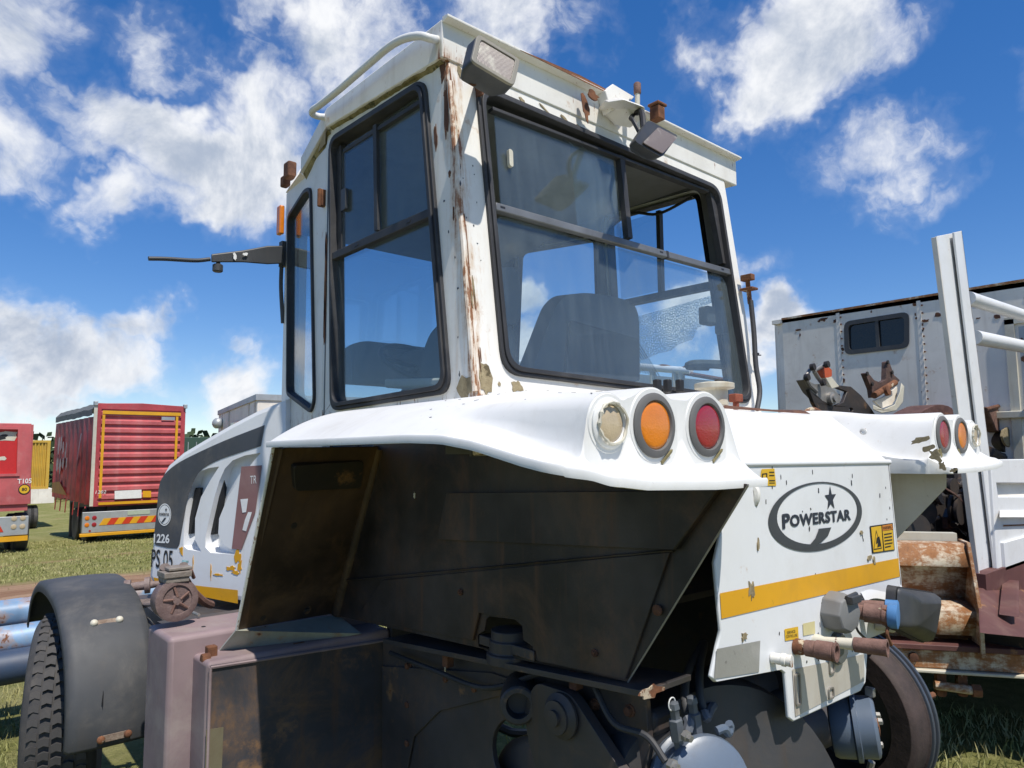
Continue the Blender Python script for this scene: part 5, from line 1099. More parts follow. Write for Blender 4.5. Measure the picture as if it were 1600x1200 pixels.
for (ya, za, nm) in ((3.66,.962,0), (3.437,.545,1)):
    c = V((.785, ya-.012, za+.006 if nm == 0 else za)); nrm = V((0,-.7,.72)).normalized() if nm == 0 else V((0,-1,0)); tv = V((1,0,0)); bv = nrm.cross(tv)
    stp = T.part('strap_plate', MB().plate(rounded([c-tv*.062-bv*.013, c+tv*.062-bv*.013, c+tv*.062+bv*.013, c-tv*.062+bv*.013], .01, 3), [], nrm*.006), rusty('dusty_strap', (.16,.11,.08,1), (.28,.22,.17,1), 30), gd)
    for s in (-1, 1): T.part('strap_bolt', MB().lathe([(0,.016),(.008,.015),(.014,.009),(.015,.002)], c+tv*.05*s+nrm*.006, nrm, 10), CREAM if nm == 0 else RUSTP, gd)
T.part('guard_stay', MB().tube([V((.96,3.6,.88)), V((1.2,3.6,.9))], .02, 8), CHASSIS)
T.part('guard_tear', MB().plate(flake(V((.74,3.442,.70)), V((1,0,0)), V((0,0,1)), .004, .03, 31, 12, .5), [], (0,-.002,0)), BLACK, gd)
# ------------------------------------------------------------------ ground
def gz(x, y):
    s = max(0, y-7.0 - .15*max(0, x-6)); h = -.045*s if s < 30 else -1.35
    w = max(0, min(1, (y-5)/4))
    return h + (.05*noise.noise(V((x*.35, y*.35, 0))) + .025*noise.noise(V((x*1.1, y*1.1, 3))))*(.3+.7*w)
mb = MB()
xs = [-600,-200,-80,-40,-20,-10]+[-6+.5*i for i in range(61)]+[30,40,60,100,200,600]
ysg = [-300,-60,-20,-8]+[-4+.5*i for i in range(61)]+[28,30,33,37,42,50,60,80,120,200,400,900]
mb.grid([[V((x, y, gz(x, y) if -5 < y < 60 else (gz(x, max(-4, min(y, 60)))))) for x in xs] for y in ysg])
def ground_mat():
    m, t, b, o = mat('grassland'); c = coords(t)
    g1 = noi(t, c, .9, 8, .65); g2 = noi(t, c, 9, 8, .7); g3 = noi(t, c, 60, 6, .7)
    gcol = MIX(t, MR(t, g2, .3, .7), (.15,.165,.045,1), (.31,.30,.115,1))
    gcol = MIX(t, M(t,'MULTIPLY', MR(t, g1, .42, .72), .65), gcol, (.40,.355,.17,1))
    gcol = MIX(t, M(t,'MULTIPLY', MR(t, g3, .5, .75), .4), gcol, (.10,.11,.035,1))
    sp = N(t, 'ShaderNodeSeparateXYZ', {0: c})
    wob = M(t, 'ADD', sp.outputs[1], M(t, 'ADD', M(t,'MULTIPLY', M(t,'SUBTRACT', noi(t, c, .5, 5), .5), 2.6), M(t,'MULTIPLY', M(t,'SUBTRACT', g2, .5), 1.2)))
    d1 = M(t, 'MULTIPLY', MR(t, wob, 9.5, 10.1), MR(t, wob, 14.2, 13.3))
    d2 = M(t, 'MULTIPLY', MR(t, wob, 17.6, 17.9), MR(t, wob, 18.7, 18.3))
    bare = MR(t, M(t,'ADD', noi(t, c, .7, 6, .6), M(t,'MULTIPLY',M(t,'SUBTRACT',g3,.5),.2)), .62, .70)
    dm = M(t, 'MAXIMUM', d1, M(t, 'MAXIMUM', M(t,'MULTIPLY',d2,.55), M(t,'MULTIPLY',bare,.45)))
    dm = M(t, 'MULTIPLY', dm, MR(t, g2, .25, .5, .5, 1.0))
    ruts = N(t, 'ShaderNodeTexNoise', {'Vector': stretch(t, c, (.25, 3.2, 1)), 'Scale': 1.0, 'Detail': 6.0}).outputs['Fac']
    dc = MIX(t, MR(t, ruts, .35, .65), (.30,.17,.105,1), (.47,.305,.20,1))
    dc = MIX(t, M(t,'MULTIPLY', MR(t, g3, .55, .75), .4), dc, (.2,.12,.07,1))
    base = MIX(t, dm, gcol, dc); t.links.new(base, b.inputs['Base Color']); b.inputs['Roughness'].default_value = .95
    b.inputs['Specular IOR Level'].default_value = .1
    bump(t, b, M(t,'ADD', g3, M(t,'MULTIPLY', g2, 1.4)), .8, .05)
    return m
solo('ground', mb, ground_mat(), kind='structure', smooth=180)
# grass standing in front: blades where the photograph shows them close
rg_ = random.Random(5); mb = MB()
def blades(x0, x1, y0, y1, n, h0, h1, wd):
    for i in range(n):
        x, y = rg_.uniform(x0, x1), rg_.uniform(y0, y1)
        if 9.8 < y + 1.2*noise.noise(V((x*.5, y*.5, 5))) < 13.8 and rg_.random() < .93: continue
        if noise.noise(V((x*1.3, y*1.3, 2))) < -.25: continue
        z = gz(x, y)-.01; h = rg_.uniform(h0, h1); a = rg_.uniform(0, 6.28); u = V((math.cos(a), math.sin(a), 0))*wd; l = V((rg_.uniform(-1,1), rg_.uniform(-1,1), 0))*h*.6
        p = V((x, y, z)); k = len(mb.v)
        mb.v += [p-u, p+u, p+u*.6+l*.4+V((0,0,h*.6)), p-u*.6+l*.4+V((0,0,h*.6)), p+l+V((0,0,h))]; mb.f += [(k,k+1,k+2,k+3),(k+3,k+2,k+4)]
blades(-.6, 2.6, 3.4, 8.6, 16000, .03, .085, .0045)
blades(2.6, 5.5, 3.2, 9.0, 9000, .03, .08, .005)
blades(.6, 5.5, 13.2, 18.0, 7000, .03, .07, .008)
blades(3.4, 5.6, -.2, 3.2, 7000, .03, .10, .0045)
blades(.8, 9.0, 14.0, 26.0, 22000, .02, .07, .012)
blades(0.6, 4.0, 8.4, 10.0, 5000, .02, .06, .006)
def blade_mat():
    m, t, b, o = mat('grass_blade'); c = coords(t); n = noi(t, c, 3.0, 5); n2 = noi(t, c, 90, 2)
    base = MIX(t, MR(t, n2, .3, .7), (.15,.175,.035,1), (.33,.33,.11,1)); base = MIX(t, M(t,'MULTIPLY',MR(t, n, .40, .65),.75), base, (.46,.41,.20,1))
    t.links.new(base, b.inputs['Base Color']); b.inputs['Roughness'].default_value = .7; return m
me = bpy.data.meshes.new('grass'); me.from_pydata([tuple(p) for p in mb.v], [], mb.f); me.materials.append(blade_mat())
go = bpy.data.objects.new('grass', me); COL.objects.link(go); go['kind'] = 'stuff'; go['label'] = 'short patchy green and straw grass on the yard'
# ------------------------------------------------------------------ far wood and container along the horizon
mb = MB(); rt = random.Random(9)
for i in range(230):
    x = -30+ i*.42; cx, cy, hh = x+rt.uniform(-1,1), 62+rt.uniform(-3,3), rt.uniform(3.6,5.4)
    for j in range(46):
        p = V((cx+rt.gauss(0,1.1), cy+rt.gauss(0,1.1), -1.4 + hh*rt.random()**.7)); a = V((rt.gauss(0,1), rt.gauss(0,1), rt.gauss(0,1))).normalized(); u = a.orthogonal().normalized(); w = a.cross(u); s = rt.uniform(.25,.6)
        k = len(mb.v); mb.v += [p+u*s, p+w*s*.7, p-u*s*.8, p-w*s*.6]; mb.f.append((k,k+1,k+2,k+3))
me = bpy.data.meshes.new('far_wood'); me.from_pydata([tuple(p) for p in mb.v], [], mb.f); me.materials.append(plain('distant_foliage', (.035,.06,.022), .9))
fo = bpy.data.objects.new('far_wood', me); COL.objects.link(fo); fo['kind'] = 'stuff'; fo['label'] = 'dark green wood along the horizon beyond the trucks'
def tyre(Tg, c, ax, r, w, parent=None, nm='wheel', n=32):
    c, ax = V(c), V(ax).normalized()
    o = Tg.part(nm, MB().lathe([(-w/2,r*.62),(-w/2,r*.9),(-w*.38,r),(w*.38,r),(w/2,r*.9),(w/2,r*.62)], c, ax, n), TYRE, parent)
    Tg.part('rim', MB().lathe([(-w*.45,r*.62),(-w*.3,r*.55),(-w*.2,r*.3),(-w*.42,r*.22),(-w*.44,.01)], c, ax, n), STEEL, o)
    return o
# --- curtain-sided red trailer
TY = 23.4; tl, tr_ = Y(145,700,TY).x, Y(288,700,TY).x; tt = Y(200,632,TY).z; tb = Y(200,783,TY).z; g0 = gz(tl, TY)
TL = 5.9
A = Thing('box_trailer', 'dark red curtain-sided box trailer with ribbed pink-red rear doors, standing on the grass', 'trailer', ((tl+tr_)/2, TY+TL/2, g0))
A.part('rear_frame', MB().plate([V((tl,TY,tb-.12)), V((tr_,TY,tb-.12)), V((tr_,TY,tt)), V(((tl+tr_)/2,TY,tt+.05)), V((tl,TY,tt))], [[V((tl+.18,TY,tb+.04)), V((tl+.18,TY,tt-.16)), V((tr_-.13,TY,tt-.16)), V((tr_-.13,TY,tb+.04))]], (0,.08,0)), RED, bevel=.01)
nr = 11; hh = (tt-.16-tb-.04)/nr
rib = MB(); ww = tr_-tl-.31
rib.prism([V((0,0,0)), V((0,.0,hh*.12)), V((0,-.05,hh*.22)), V((0,-.05,hh*.62)), V((0,0,hh*.76)), V((0,0,hh)), V((0,.04,hh)), V((0,.04,0))], (ww,0,0))
rme = rib.mesh('door_rib', REDPK)
for i in range(nr): A.inst('door_rib', rme, V((tl+.18, TY+.03, tb+.04+hh*i)))
for nm, a, b in (('door_strip',(tl+.2,tt-.30),(tr_-.15,tt-.20)), ('door_strip',(tl+.2,tb+.12),(tl+.27,tt-.32)), ('door_strip',(tr_-.29,tb+1.2),(tr_-.22,tt-.32)), ('door_strip',(tl+.2,tb-.075),(tr_-.1,tb+.0))):
    A.part(nm, MB().bb((a[0],TY-.045,a[1]),(b[0],TY-.03,b[1])), YELLOW)
A.part('post', MB().bb((tl-.02,TY-.03,tb-.1),(tl+.07,TY+.0,tt)), CREAM); 
for cx in (tl+.02, tr_-.02): A.part('corner_cap', MB().box((cx,TY,tt), (.1,.14,.12)), GALV, bevel=.01)
A.part('door_label', MB().bb((tr_-.7,TY-.05,tt-.44),(tr_-.32,TY-.032,tt-.34)), GALV)
p = Y(180,775,TY-.05); A.part('white_notice', MB().plate([Y(179,767,TY-.04), Y(221,765,TY-.04), Y(221,778,TY-.04), Y(179,780,TY-.04)], [], (0,-.01,0)), PRINTW)
A.part('number_board', MB().plate([Y(223,767,TY-.04), Y(236,767,TY-.04), Y(236,777,TY-.04), Y(223,777,TY-.04)], [], (0,-.01,0)), YELLOW)
q0 = Y(149,771.5,TY-.06); A.part('fleet_number', text_mb('1202', q0, V((.27,0,0)), V((0,0,.09)), .0, 1.1, .2), PRINTW)
# curtain with folds, hem straps
rows = []
for j in range(60):
    y = TY+.05 + TL*j/59; row = []
    for k in range(10):
        v = k/9; z = tb-.08 + (tt-.32-tb)*v + .02; amp = .03*(1-.3*v)
        row.append(V((tl-.02 - amp*math.sin(y*9+.7*math.sin(3*v))-.02*noise.noise(V((y*2.2,v*2,0))), y, z - (.06*noise.noise(V((y*3,0,7))) if k == 0 else 0))))
    rows.append(row)
A.part('side_curtain', MB().grid(rows), CURT, smooth=180)
A.part('far_side', MB().bb((tr_-.05,TY+.08,tb-.1),(tr_,TY+TL,tt-.05)), CURT)
mbq = MB(); S = []
for j in range(30):
    y = TY+.02+TL*j/29; sag = .03*noise.noise(V((y*1.4,0,0)))
    S.append([V((tl-.05,y,tt-.34+sag)), V((tl-.05,y,tt-.16+sag)), V((tl+.1,y,tt+.01+sag)), V((tr_-.1,y,tt+.01)), V((tr_+.02,y,tt-.2))])
A.part('roof_tarpaulin', mbq.grid(S), TARP)
def lettering(Tg, s, x, y0, y1, z0, z1, m): 
    Tg.part('curtain_lettering', text_mb(s, V((x,y1,z0)), V((0,y0-y1,0)), V((0,0,z1-z0)), .03, 1.0, .3), m)
CP = worn('faded_curtain_print', (.55,.42,.38), .6, dirt=(.3,.06,.06), dirt_amt=1.0, streak=.6)
for cy, cz_, a_, b_, s_ in ((4.9,1.7,.16,.30,1),(4.5,1.75,.14,.26,2),(4.1,1.62,.16,.2,3),(5.0,1.05,.2,.22,4),(4.5,1.0,.18,.26,5),(4.0,1.1,.16,.2,6),(3.6,1.5,.1,.3,7),(3.4,1.1,.1,.2,8)):
    A.part('curtain_print', MB().sheet(flake(V((tl-.075,TY+cy,tb+cz_)), V((0,1,.3)).normalized(), V((0,-.3,1)).normalized(), a_, b_, s_+60, 18, .22)), CP)
A.part('curtain_print', MB().sheet([V((tl-.08,TY+1.2,tb+2.0)), V((tl-.08,TY+1.35,tb+2.0)), V((tl-.08,TY+1.75,tb+1.2)), V((tl-.08,TY+1.66,tb+1.2))]), CP)
A.part('curtain_stripe', MB().sheet([V((tl-.085,TY+3.0,tb+.1)), V((tl-.085,TY+TL-.2,tb+.1)), V((tl-.085,TY+TL-.2,tb+.42)), V((tl-.085,TY+4.4,tb+.5))]), worn('faded_yellow_print', (.45,.22,.04), .6, dirt=(.3,.06,.06), dirt_amt=.8, streak=.6), None)
for yy in (1.2,2.0,3.2,4.1,5.0): A.part('curtain_strap', MB().tube([V((tl-.06,TY+yy,tb-.05)), V((tl-.07,TY+yy+.05,tb-.45))], .018, 5), CURT)
A.part('chassis', MB().bb((tl+.5,TY+.3,tb-.45),(tr_-.5,TY+TL,tb-.12)), CHASSIS)
bz0, bz1 = Y(200,833,TY).z, Y(200,797,TY).z
bx0 = Y(128,815,TY).x
bp = A.part('bumper', MB().bb((bx0,TY-.03,bz0+.08),(tr_-.05,TY+.05,bz1)), GALV, bevel=.01)
A.part('bumper_bar', MB().bb((bx0-.05,TY-.05,bz0-.02),(tr_,TY+.04,bz0+.07)), YELLOW, bp, bevel=.01)
chx = (tr_-.1-(bx0+.42))/11
for i in range(11):
    x = bx0+.42+chx*i; z0, z1 = bz0+.28, bz0+.47
    A.part('chevron', MB().plate([V((x,TY-.033,z0)), V((x+chx*.98,TY-.033,z0)), V((x+chx*.98+.12,TY-.033,z1)), V((x+.12,TY-.033,z1))], [], (0,-.006,0)), REFRED if i % 2 else YELLOW, bp)
for i, (dx, dz) in enumerate(((.12,.50),(.30,.50),(.12,.31),(.30,.31))): A.part('rear_lamp', MB().lathe([(0,.062),(.01,.06),(.016,.045),(.018,.01)], V((bx0+dx,TY-.03,bz0+dz)), (0,-1,0), 18), AMBER if dx < .2 else REDL, bp)
A.part('side_reflector', MB().lathe([(0,.03),(.01,.028),(.012,.01)], V((bx0+.2,TY-.03,bz0+.14)), (0,-1,0), 12), REDL, bp)
A.part('number_plate', MB().bb((bx0+1.15,TY-.04,bz1-.14),(bx0+1.75,TY-.03,bz1-.02)), plain('pale_green_plate', (.4,.46,.36), .5), bp)
A.part('side_marker', MB().lathe([(0,.04),(.03,.03)], V((tl-.05,TY+.3,tb-.15)), (-1,0,0), 10), REDL)
for yy in (.95, 2.2):
    tyre(A, (tl+.2, TY+yy, gz(tl, TY+yy)+.50), (1,0,0), .50, .34); tyre(A, (tr_-.2, TY+yy, gz(tr_, TY+yy)+.50), (1,0,0), .50, .34)
for xx in (tl+.05, tr_-.45): A.part('mudflap', MB().bb((xx,TY+.35,gz(tl,TY)+.22),(xx+.4,TY+.36,tb-.15)), BLACKPL)
A.part('axle', MB().tube([V((tl+.3,TY+.95,g0+.5)), V((tr_-.3,TY+.95,g0+.5))], .07, 10), CHASSIS)
for xx in (tl+.35, tr_-.35): A.part('landing_leg', MB().tube([V((xx,TY+4.6,tb-.2)), V((xx,TY+4.6,gz(xx,TY+4.6)))], .06, 8), CHASSIS)
# --- red tipper at the left edge
BY = 21.5; rx = Y(52,720,BY).x; rz1 = Y(50,662,BY).z; rz0 = Y(54,787,BY).z; lx = rx-2.5
B = Thing('tipper_trailer', 'pinkish red high-sided tipper seen from behind at the left edge of the yard', 'trailer', ((lx+rx)/2, BY+2.5, gz(lx+1, BY)))
pf = [V((lx,BY,rz0)), V((rx,BY,rz0)), V((rx-.02,BY,rz0+.55)), V((rx-.08,BY,rz1)), V((lx+.08,BY,rz1))]
ph = [Y(28,671,BY), Y(26,740,BY), V((lx+.35,BY,Y(26,740,BY).z)), V((lx+.35,BY,Y(28,671,BY).z))]
B.part('tailgate', MB().plate(pf, [ph], (0,.10,0)), REDPK, bevel=.012)
B.part('tailgate_panel', MB().plate([p+V((0,.07,0)) for p in ph], [], (0,.03,0)), REDBR)
B.part('panel_frame', frame(MB(), inset(ori(ph,(0,-1,0)),-.06), ori(ph,(0,-1,0)), (0,-1,0), 0, .03), REDPK)
B.part('panel_print', MB().sheet(flake(Y(8,682,BY+.065), V((1,0,.2)), V((0,0,1)), .28,.12,3,12,.4)), CREAM)
B.part('panel_print', MB().sheet(flake(Y(3,716,BY+.065), V((1,0,0)), V((0,0,1)), .12,.06,4,12,.4)), CREAM)
B.part('panel_mark', MB().sheet(flake(Y(4,683,BY+.06), V((1,0,.3)), V((0,0,1)), .10,.05,5,12,.4)), BLACK)
B.part('body_side', MB().bb((rx-.10,BY+.1,rz0),(rx-.02,BY+5.5,rz1-.02)).bb((lx,BY+.1,rz0),(lx+.08,BY+5.5,rz1-.02)).bb((lx,BY+.1,rz0),(rx-.02,BY+5.5,rz0+.08)), REDPK)
q0 = Y(27,756,BY-.01); q1 = Y(49,755,BY-.01); B.part('fleet_number', text_mb('T105', q0, q1-q0, V((0,0,.12)), .015), PRINTW)
sc0 = Y(38,764.5,BY-.01); B.part('speed_disc', MB().sheet(disc(sc0, V((1,0,0)), V((0,0,1)), .125), [disc(sc0, V((1,0,0)), V((0,0,1)), .105)[::-1]]), BLACK)
B.part('speed_disc_face', MB().sheet(disc(sc0, V((1,0,0)), V((0,0,1)), .103)), YSTICK); B.part('speed_number', text_mb('80', sc0+V((-.055,-.004,-.04)), V((.11,0,0)), V((0,0,.08)), .02), BLACK)
B.part('underframe', MB().bb((lx+.1,BY+.05,rz0-.16),(rx-.06,BY+5.4,rz0)), REDPK).name
B.part('chassis', MB().bb((lx+.6,BY+.3,rz0-.5),(rx-.6,BY+5.4,rz0-.15)), CHASSIS)
z0, z1 = Y(40,843,BY).z, Y(40,806,BY).z; rr = Y(44,820,BY).x
bp = B.part('bumper', MB().bb((lx+.2,BY-.02,z0+.12),(rr,BY+.05,z1)), GALV, bevel=.01)
B.part('bumper_bar', MB().bb((lx+.15,BY-.04,z0-.02),(rr,BY+.05,z0+.10)), YELLOW, bp)
for i in range(8):
    x = rr-.50-.23*i; B.part('chevron', MB().plate([V((x,BY-.022,z0+.22)), V((x-.22,BY-.022,z0+.22)), V((x-.34,BY-.022,z0+.47)), V((x-.12,BY-.022,z0+.47))], [], (0,-.006,0)), REFRED if i % 2 == 0 else YELLOW, bp)
for dx in (.12,.30):
    for dz in (.33,.53): B.part('rear_lamp', MB().lathe([(0,.062),(.01,.06),(.016,.045),(.018,.01)], V((rr-dx,BY-.02,z0+dz)), (0,-1,0), 16), CLEARL, bp)
for yy in (.6, 1.9):
    tyre(B, (rr-.1, BY+yy, gz(rr, BY+yy)+.48), (-1,0,0), .48, .3); tyre(B, (lx+.4, BY+yy, gz(lx, BY+yy)+.48), (1,0,0), .48, .3)
# --- yellow container between the two red trailers
YY = 37.0; x0, x1 = Y(40,720,YY).x, Y(75,720,YY).x; z0, z1 = Y(60,764,YY).z, Y(60,688,YY).z
Cn = Thing('shipping_container', 'ribbed yellow shipping container on a white flatbed, between the two red trailers', 'container', ((x0+x1)/2, YY+1.2, z0-.6))
pts = []; n = 26
for i in range(n+1):
    x = x0 + (x1-x0)*i/n; pts.append((x, .0 if (i//2) % 2 else .05))
Cn.part('corrugated_wall', MB().grid([[V((x, YY+d, z)) for x, d in pts] for z in (z0+.1, z1-.1)]), YCONT)
Cn.part('container_frame', MB().bb((x0,YY-.02,z1-.1),(x1,YY+2.4,z1)).bb((x0,YY-.02,z0),(x1,YY+2.4,z0+.1)).bb((x0,YY+2.3,z0),(x1,YY+2.4,z1)), YCONT)
for x in (x0, x1): Cn.part('corner_post', MB().bb((x-.06,YY-.03,z0),(x+.06,YY+.1,z1)), YCONT)
Fb = Thing('flatbed_trailer', 'white flatbed trailer carrying the yellow container in the distance', 'trailer', ((x0+x1)/2, YY+1.2, gz(x0,YY)))
gzz = gz(x0, YY)
Fb.part('bed', MB().bb((x0-.3,YY-.05,z0-.62),(x1+.3,YY+2.5,z0-.005)), WHITE_GREY)
for x in (x0+.3, x1-.4): tyre(Fb, (x, YY+.4, gzz+.5), (1,0,0), .5, .3)
# --- pale box truck beyond the hood
c0, c1, c2 = Zp(402,618,3.0), Zp(317,654,3.0), Zp(443,622,3.0)
dl = (V((c1.x,c1.y,0))-V((c0.x,c0.y,0))).normalized(); dr_ = V((dl.y,-dl.x,0)); ln = 6.5; wd = 2.4
P0 = V((c0.x,c0.y,0)); gl = gz(c0.x,c0.y)
G_ = Thing('box_truck', 'pale grey truck body with a hatch on its shaded side, just beyond the engine hood', 'truck', (c0.x, c0.y+3, gl))
base = [P0, P0+dl*ln, P0+dl*ln+dr_*wd, P0+dr_*wd]
G_.part('body', MB().prism([p+V((0,0,gl+1.1)) for p in base], (0,0,3.0-gl-1.1)), WHITE_GREY, bevel=.03)
G_.part('roof_rim', frame(MB(), [p+V((0,0,2.9)) for p in inset(ori(base,(0,0,1)), -.03)], [p+V((0,0,2.9)) for p in inset(ori(base,(0,0,1)), .1)], (0,0,1), .0, .13), GALV)
sn = -dr_
def side(a, z, d=.01): return P0+dl*a+sn*d+V((0,0,z))
G_.part('hatch', MB().plate(rounded([side(3.9,2.55), side(1.2,2.55), side(1.2,1.9), side(3.9,1.9)], .08, 3), [], sn*.02), DIRTWIN)
G_.part('roof_lamp', MB().ball(side(5.6,2.62,.12), .16, 7), GALV)
for a in (.2, 1.0, 4.2, 5.6): G_.part('panel_rib', MB().prism([side(a,1.2), side(a+.05,1.2), side(a+.05,2.88), side(a,2.88)], sn*.02), WHITE_GREY)
G_.part('chassis', MB().prism([p+V((0,0,gl+.6)) for p in inset(ori(base,(0,0,1)), .3)], (0,0,.5)), CHASSIS)
for a in (1.2, 5.4):
    for q in (.2, wd-.2):
        c = P0+dl*a+dr_*q; tyre(G_, (c.x, c.y, gz(c.x,c.y)+.48), sn if q < 1 else -sn, .48, .28)
# --- dark green container further back
gx, gy = Y(294,688,48).x, 48
Gn = Thing('green_container', 'dark green container end showing beside the red trailer', 'container', (gx+1.5, gy+1.2, gz(gx,gy)))
Gn.part('container_wall', MB().bb((gx-1.0,gy,gz(gx,gy)),(gx+5,gy+2.4,Y(294,683,48).z)), plain('dark_green_paint', (.03,.07,.05), .6), bevel=.03)
Gn.part('door_bar', MB().tube([V((gx,gy-.04,gz(gx,gy)+.2)), V((gx,gy-.04,2.6))], .03, 6).tube([V((gx+.5,gy-.04,gz(gx,gy)+.2)), V((gx+.5,gy-.04,2.6))], .03, 6), GALV)
# --- stacked pipes
pg = 'old pipes stacked behind the mudguard'
def pipe(nm, lab, a, b, r, m, end=None):
    t = Thing('steel_pipe', lab, 'pipe', (V(a)+V(b))/2-V((0,0,r)), pg)
    d = (V(b)-V(a)).normalized(); L = (V(b)-V(a)).length
    t.part('pipe_wall', MB().lathe([(0,r*.9),(0,r),(L,r),(L,r*.9),(L-.6,r*.88),(.6,r*.88),(0,r*.9)], a, d, 28, False), m)
    t.part('flange', MB().lathe([(L-.10,r),(L-.10,r*1.08),(L-.02,r*1.08),(L-.02,r)], a, d, 28, False), RUSTP)
    return t
pa_ = Y(40,957,5.62); pipe('a', 'rusty white pipe lying highest in the stack behind the mudguard', (pa_.x-2.6,5.66,pa_.z-.03), (pa_.x+.9,5.58,pa_.z+.02), .092, PIPEBL)
pb_ = Y(40,998,5.42); pipe('b', 'shiny blue and white flaking pipe, middle one of the stack', (pb_.x-2.5,5.47,pb_.z-.03), (pb_.x+.8,5.40,pb_.z+.02), .088, PIPEBL)
pc_ = Y(40,1040,5.3); pipe('c', 'dark blue pipe at the bottom of the stack behind the tyre', (pc_.x-2.5,5.33,pc_.z-.02), (pc_.x+.7,5.28,pc_.z+.02), .10, PIPEDK)
bk_ = Thing('timber_block', 'rough dark timber blocks propping the pipe stack on the grass', 'block', (.0,5.4,0))
bk_.part('block', MB().bb((-.6,5.0,-.03),(-.4,5.9,pc_.z-.125)), SCRAP, bevel=.01); bk_.part('block', MB().bb((.9,5.0,-.03),(1.1,5.9,pc_.z-.09)), SCRAP, bevel=.01)
bk_.part('bearer', MB().bb((-.55,5.55,0),(-.42,5.8,pa_.z-.14)), SCRAP, bevel=.01); bk_.part('bearer', MB().bb((.95,5.53,0),(1.05,5.8,pa_.z-.10)), SCRAP, bevel=.01)
# --- pipe end in the bottom right corner
e0 = Y(1592,1188,.75); t = Thing('pipe_offcut', 'short grey pipe lying in the grass under the right trailer', 'pipe', (e0.x+.3, e0.y, 0))
t.part('pipe_wall', MB().lathe([(0,.075),(0,.09),(1.0,.09),(1.0,.075),(.4,.07),(0,.075)], V((e0.x-.02,e0.y,.092)), (1,-.25,0), 24, False), COUPL)
t.part('rolled_rim', MB().lathe([(0,.075),(-.004,.082),(0,.093),(.02,.093)], V((e0.x-.02,e0.y,.092)), (1,-.25,0), 24, False), STEEL)
# --- white box body with a window behind the right fender
VX = 8.4; vy0 = X(1222,500,VX).y; vt = 3.36
D_ = Thing('box_body_truck', 'long white rust-speckled box body with one dark sliding window behind the scrap', 'truck', (VX+1.2, vy0-2.6, 0))
vb, ylow = 1.05, -1.2
wn = [X(1322,505,VX), X(1418,490,VX), X(1418,541,VX), X(1323,552,VX)]; wn = ori(wn, (-1,0,0))
D_.part('side_wall', MB().plate([V((VX,vy0,vb)), V((VX,ylow,vb)), V((VX,ylow,vt+.03)), V((VX,vy0,vt))], [rounded(wn,.06,4)], (.04,0,0)), WHITE_GREY)
D_.part('front_corner', MB().plate([V((VX,vy0,vb)), V((VX+.14,vy0+.16,vb)), V((VX+.14,vy0+.16,vt-.02)), V((VX,vy0,vt))], [], (.03,0,0)), WHITE_GREY)
D_.part('roof', MB().bb((VX,ylow,vt-.05),(VX+2.4,vy0+.14,vt+.0)), WHITE_GREY)
D_.part('end_wall', MB().bb((VX+.14,vy0+.14,vb),(VX+2.4,vy0+.18,vt)), WHITE_GREY); D_.part('body_floor', MB().bb((VX,ylow,vb-.1),(VX+2.4,vy0+.1,vb)), CHASSIS)
D_.part('far_wall', MB().bb((VX+2.36,ylow,vb),(VX+2.4,vy0,vt)), WHITE_GREY)
D_.part('roof_edge', MB().prism([V((VX-.015,vy0,vt-.012)), V((VX-.015,vy0,vt+.012)), V((VX-.015,ylow,vt+.045)), V((VX-.015,ylow,vt+.021))], (.05,0,0)), RUSTWHITE)
w_ = D_.part('window_frame', frame(MB(), rounded(inset(wn,-.02),.08,4), rounded(inset(wn,.03),.05,4), (-1,0,0), -.03, .015), BLACKPL)
D_.part('pane', MB().plate([p+V((.02,0,0)) for p in rounded(inset(wn,.01),.05,3)], [], (.006,0,0)), DIRTWIN, w_)
ym = X(1371,520,VX).y; D_.part('window_bar', MB().bb((VX-.012,ym-.018,wn[0].z-.37 if False else 2.86),(VX+.012,ym+.018,3.18)), BLACKPL, w_)
riv = MB(); 
for px in (1312, 1440):
    yy = X(px,550,VX).y; D_.part('panel_joint', MB().bb((VX-.006,yy-.02,vb),(VX,yy+.02,vt-.03)), WHITE_GREY)
    for k in range(26): riv.box((VX-.009, yy-.035, vb+.1+.085*k), (.008,.016,.016))
D_.part('rivet', riv, RUST, stuff=True)
rr2 = random.Random(21); rp = []
wy = [q.y for q in wn]; wz = [q.z for q in wn]
def offwin(v): return not (min(wy)-.06 < v.y < max(wy)+.06 and min(wz)-.06 < v.z < max(wz)+.06)
for i in range(42):
    y = rr2.uniform(.6, vy0-.05); z = vt-.06 - abs(rr2.gauss(0,.10)); rp.append(flake(V((VX,y,z)), V((0,1,0)), V((0,0,1)), rr2.uniform(.008,.035), rr2.uniform(.008,.03), 800+i, 10, .45))
for i in range(26): rp.append(flake(V((VX, rr2.choice([X(1312,550,VX).y, X(1440,550,VX).y, 1.95])+rr2.uniform(-.04,.04), rr2.uniform(1.6,3.2))), V((0,1,0)), V((0,0,1)), rr2.uniform(.006,.02), rr2.uniform(.01,.04), 850+i, 10, .45))
mbp = MB()
rp = [q for q in rp if offwin(q[0])]
for q in rp: mbp.plate([p+V((-.001,0,0)) for p in q], [], (-.003,0,0))
D_.part('rust_spot', mbp, RUSTD, stuff=True)
mbp = MB().plate(flake(X(1476,488,VX-.002), V((0,1,0)), V((0,0,1)), .035,.06,901), [], (-.003,0,0)); D_.part('scuff', mbp, DGREY)
for px in (1580,): 
    yy = X(px,560,VX).y; D_.part('door_frame', MB().bb((VX-.03,yy-.05,1.3),(VX,yy+.03,3.0)).bb((VX-.03,yy-1.0,2.95),(VX,yy+.03,3.02)), CREAM)
    D_.part('door_hinge', MB().box((VX-.04,yy,2.05),(.05,.3,.07)), CREAM, bevel=.008); D_.part('door_opening', MB().bb((VX-.004,yy-.9,1.35),(VX,yy-.08,2.92)), GALV)
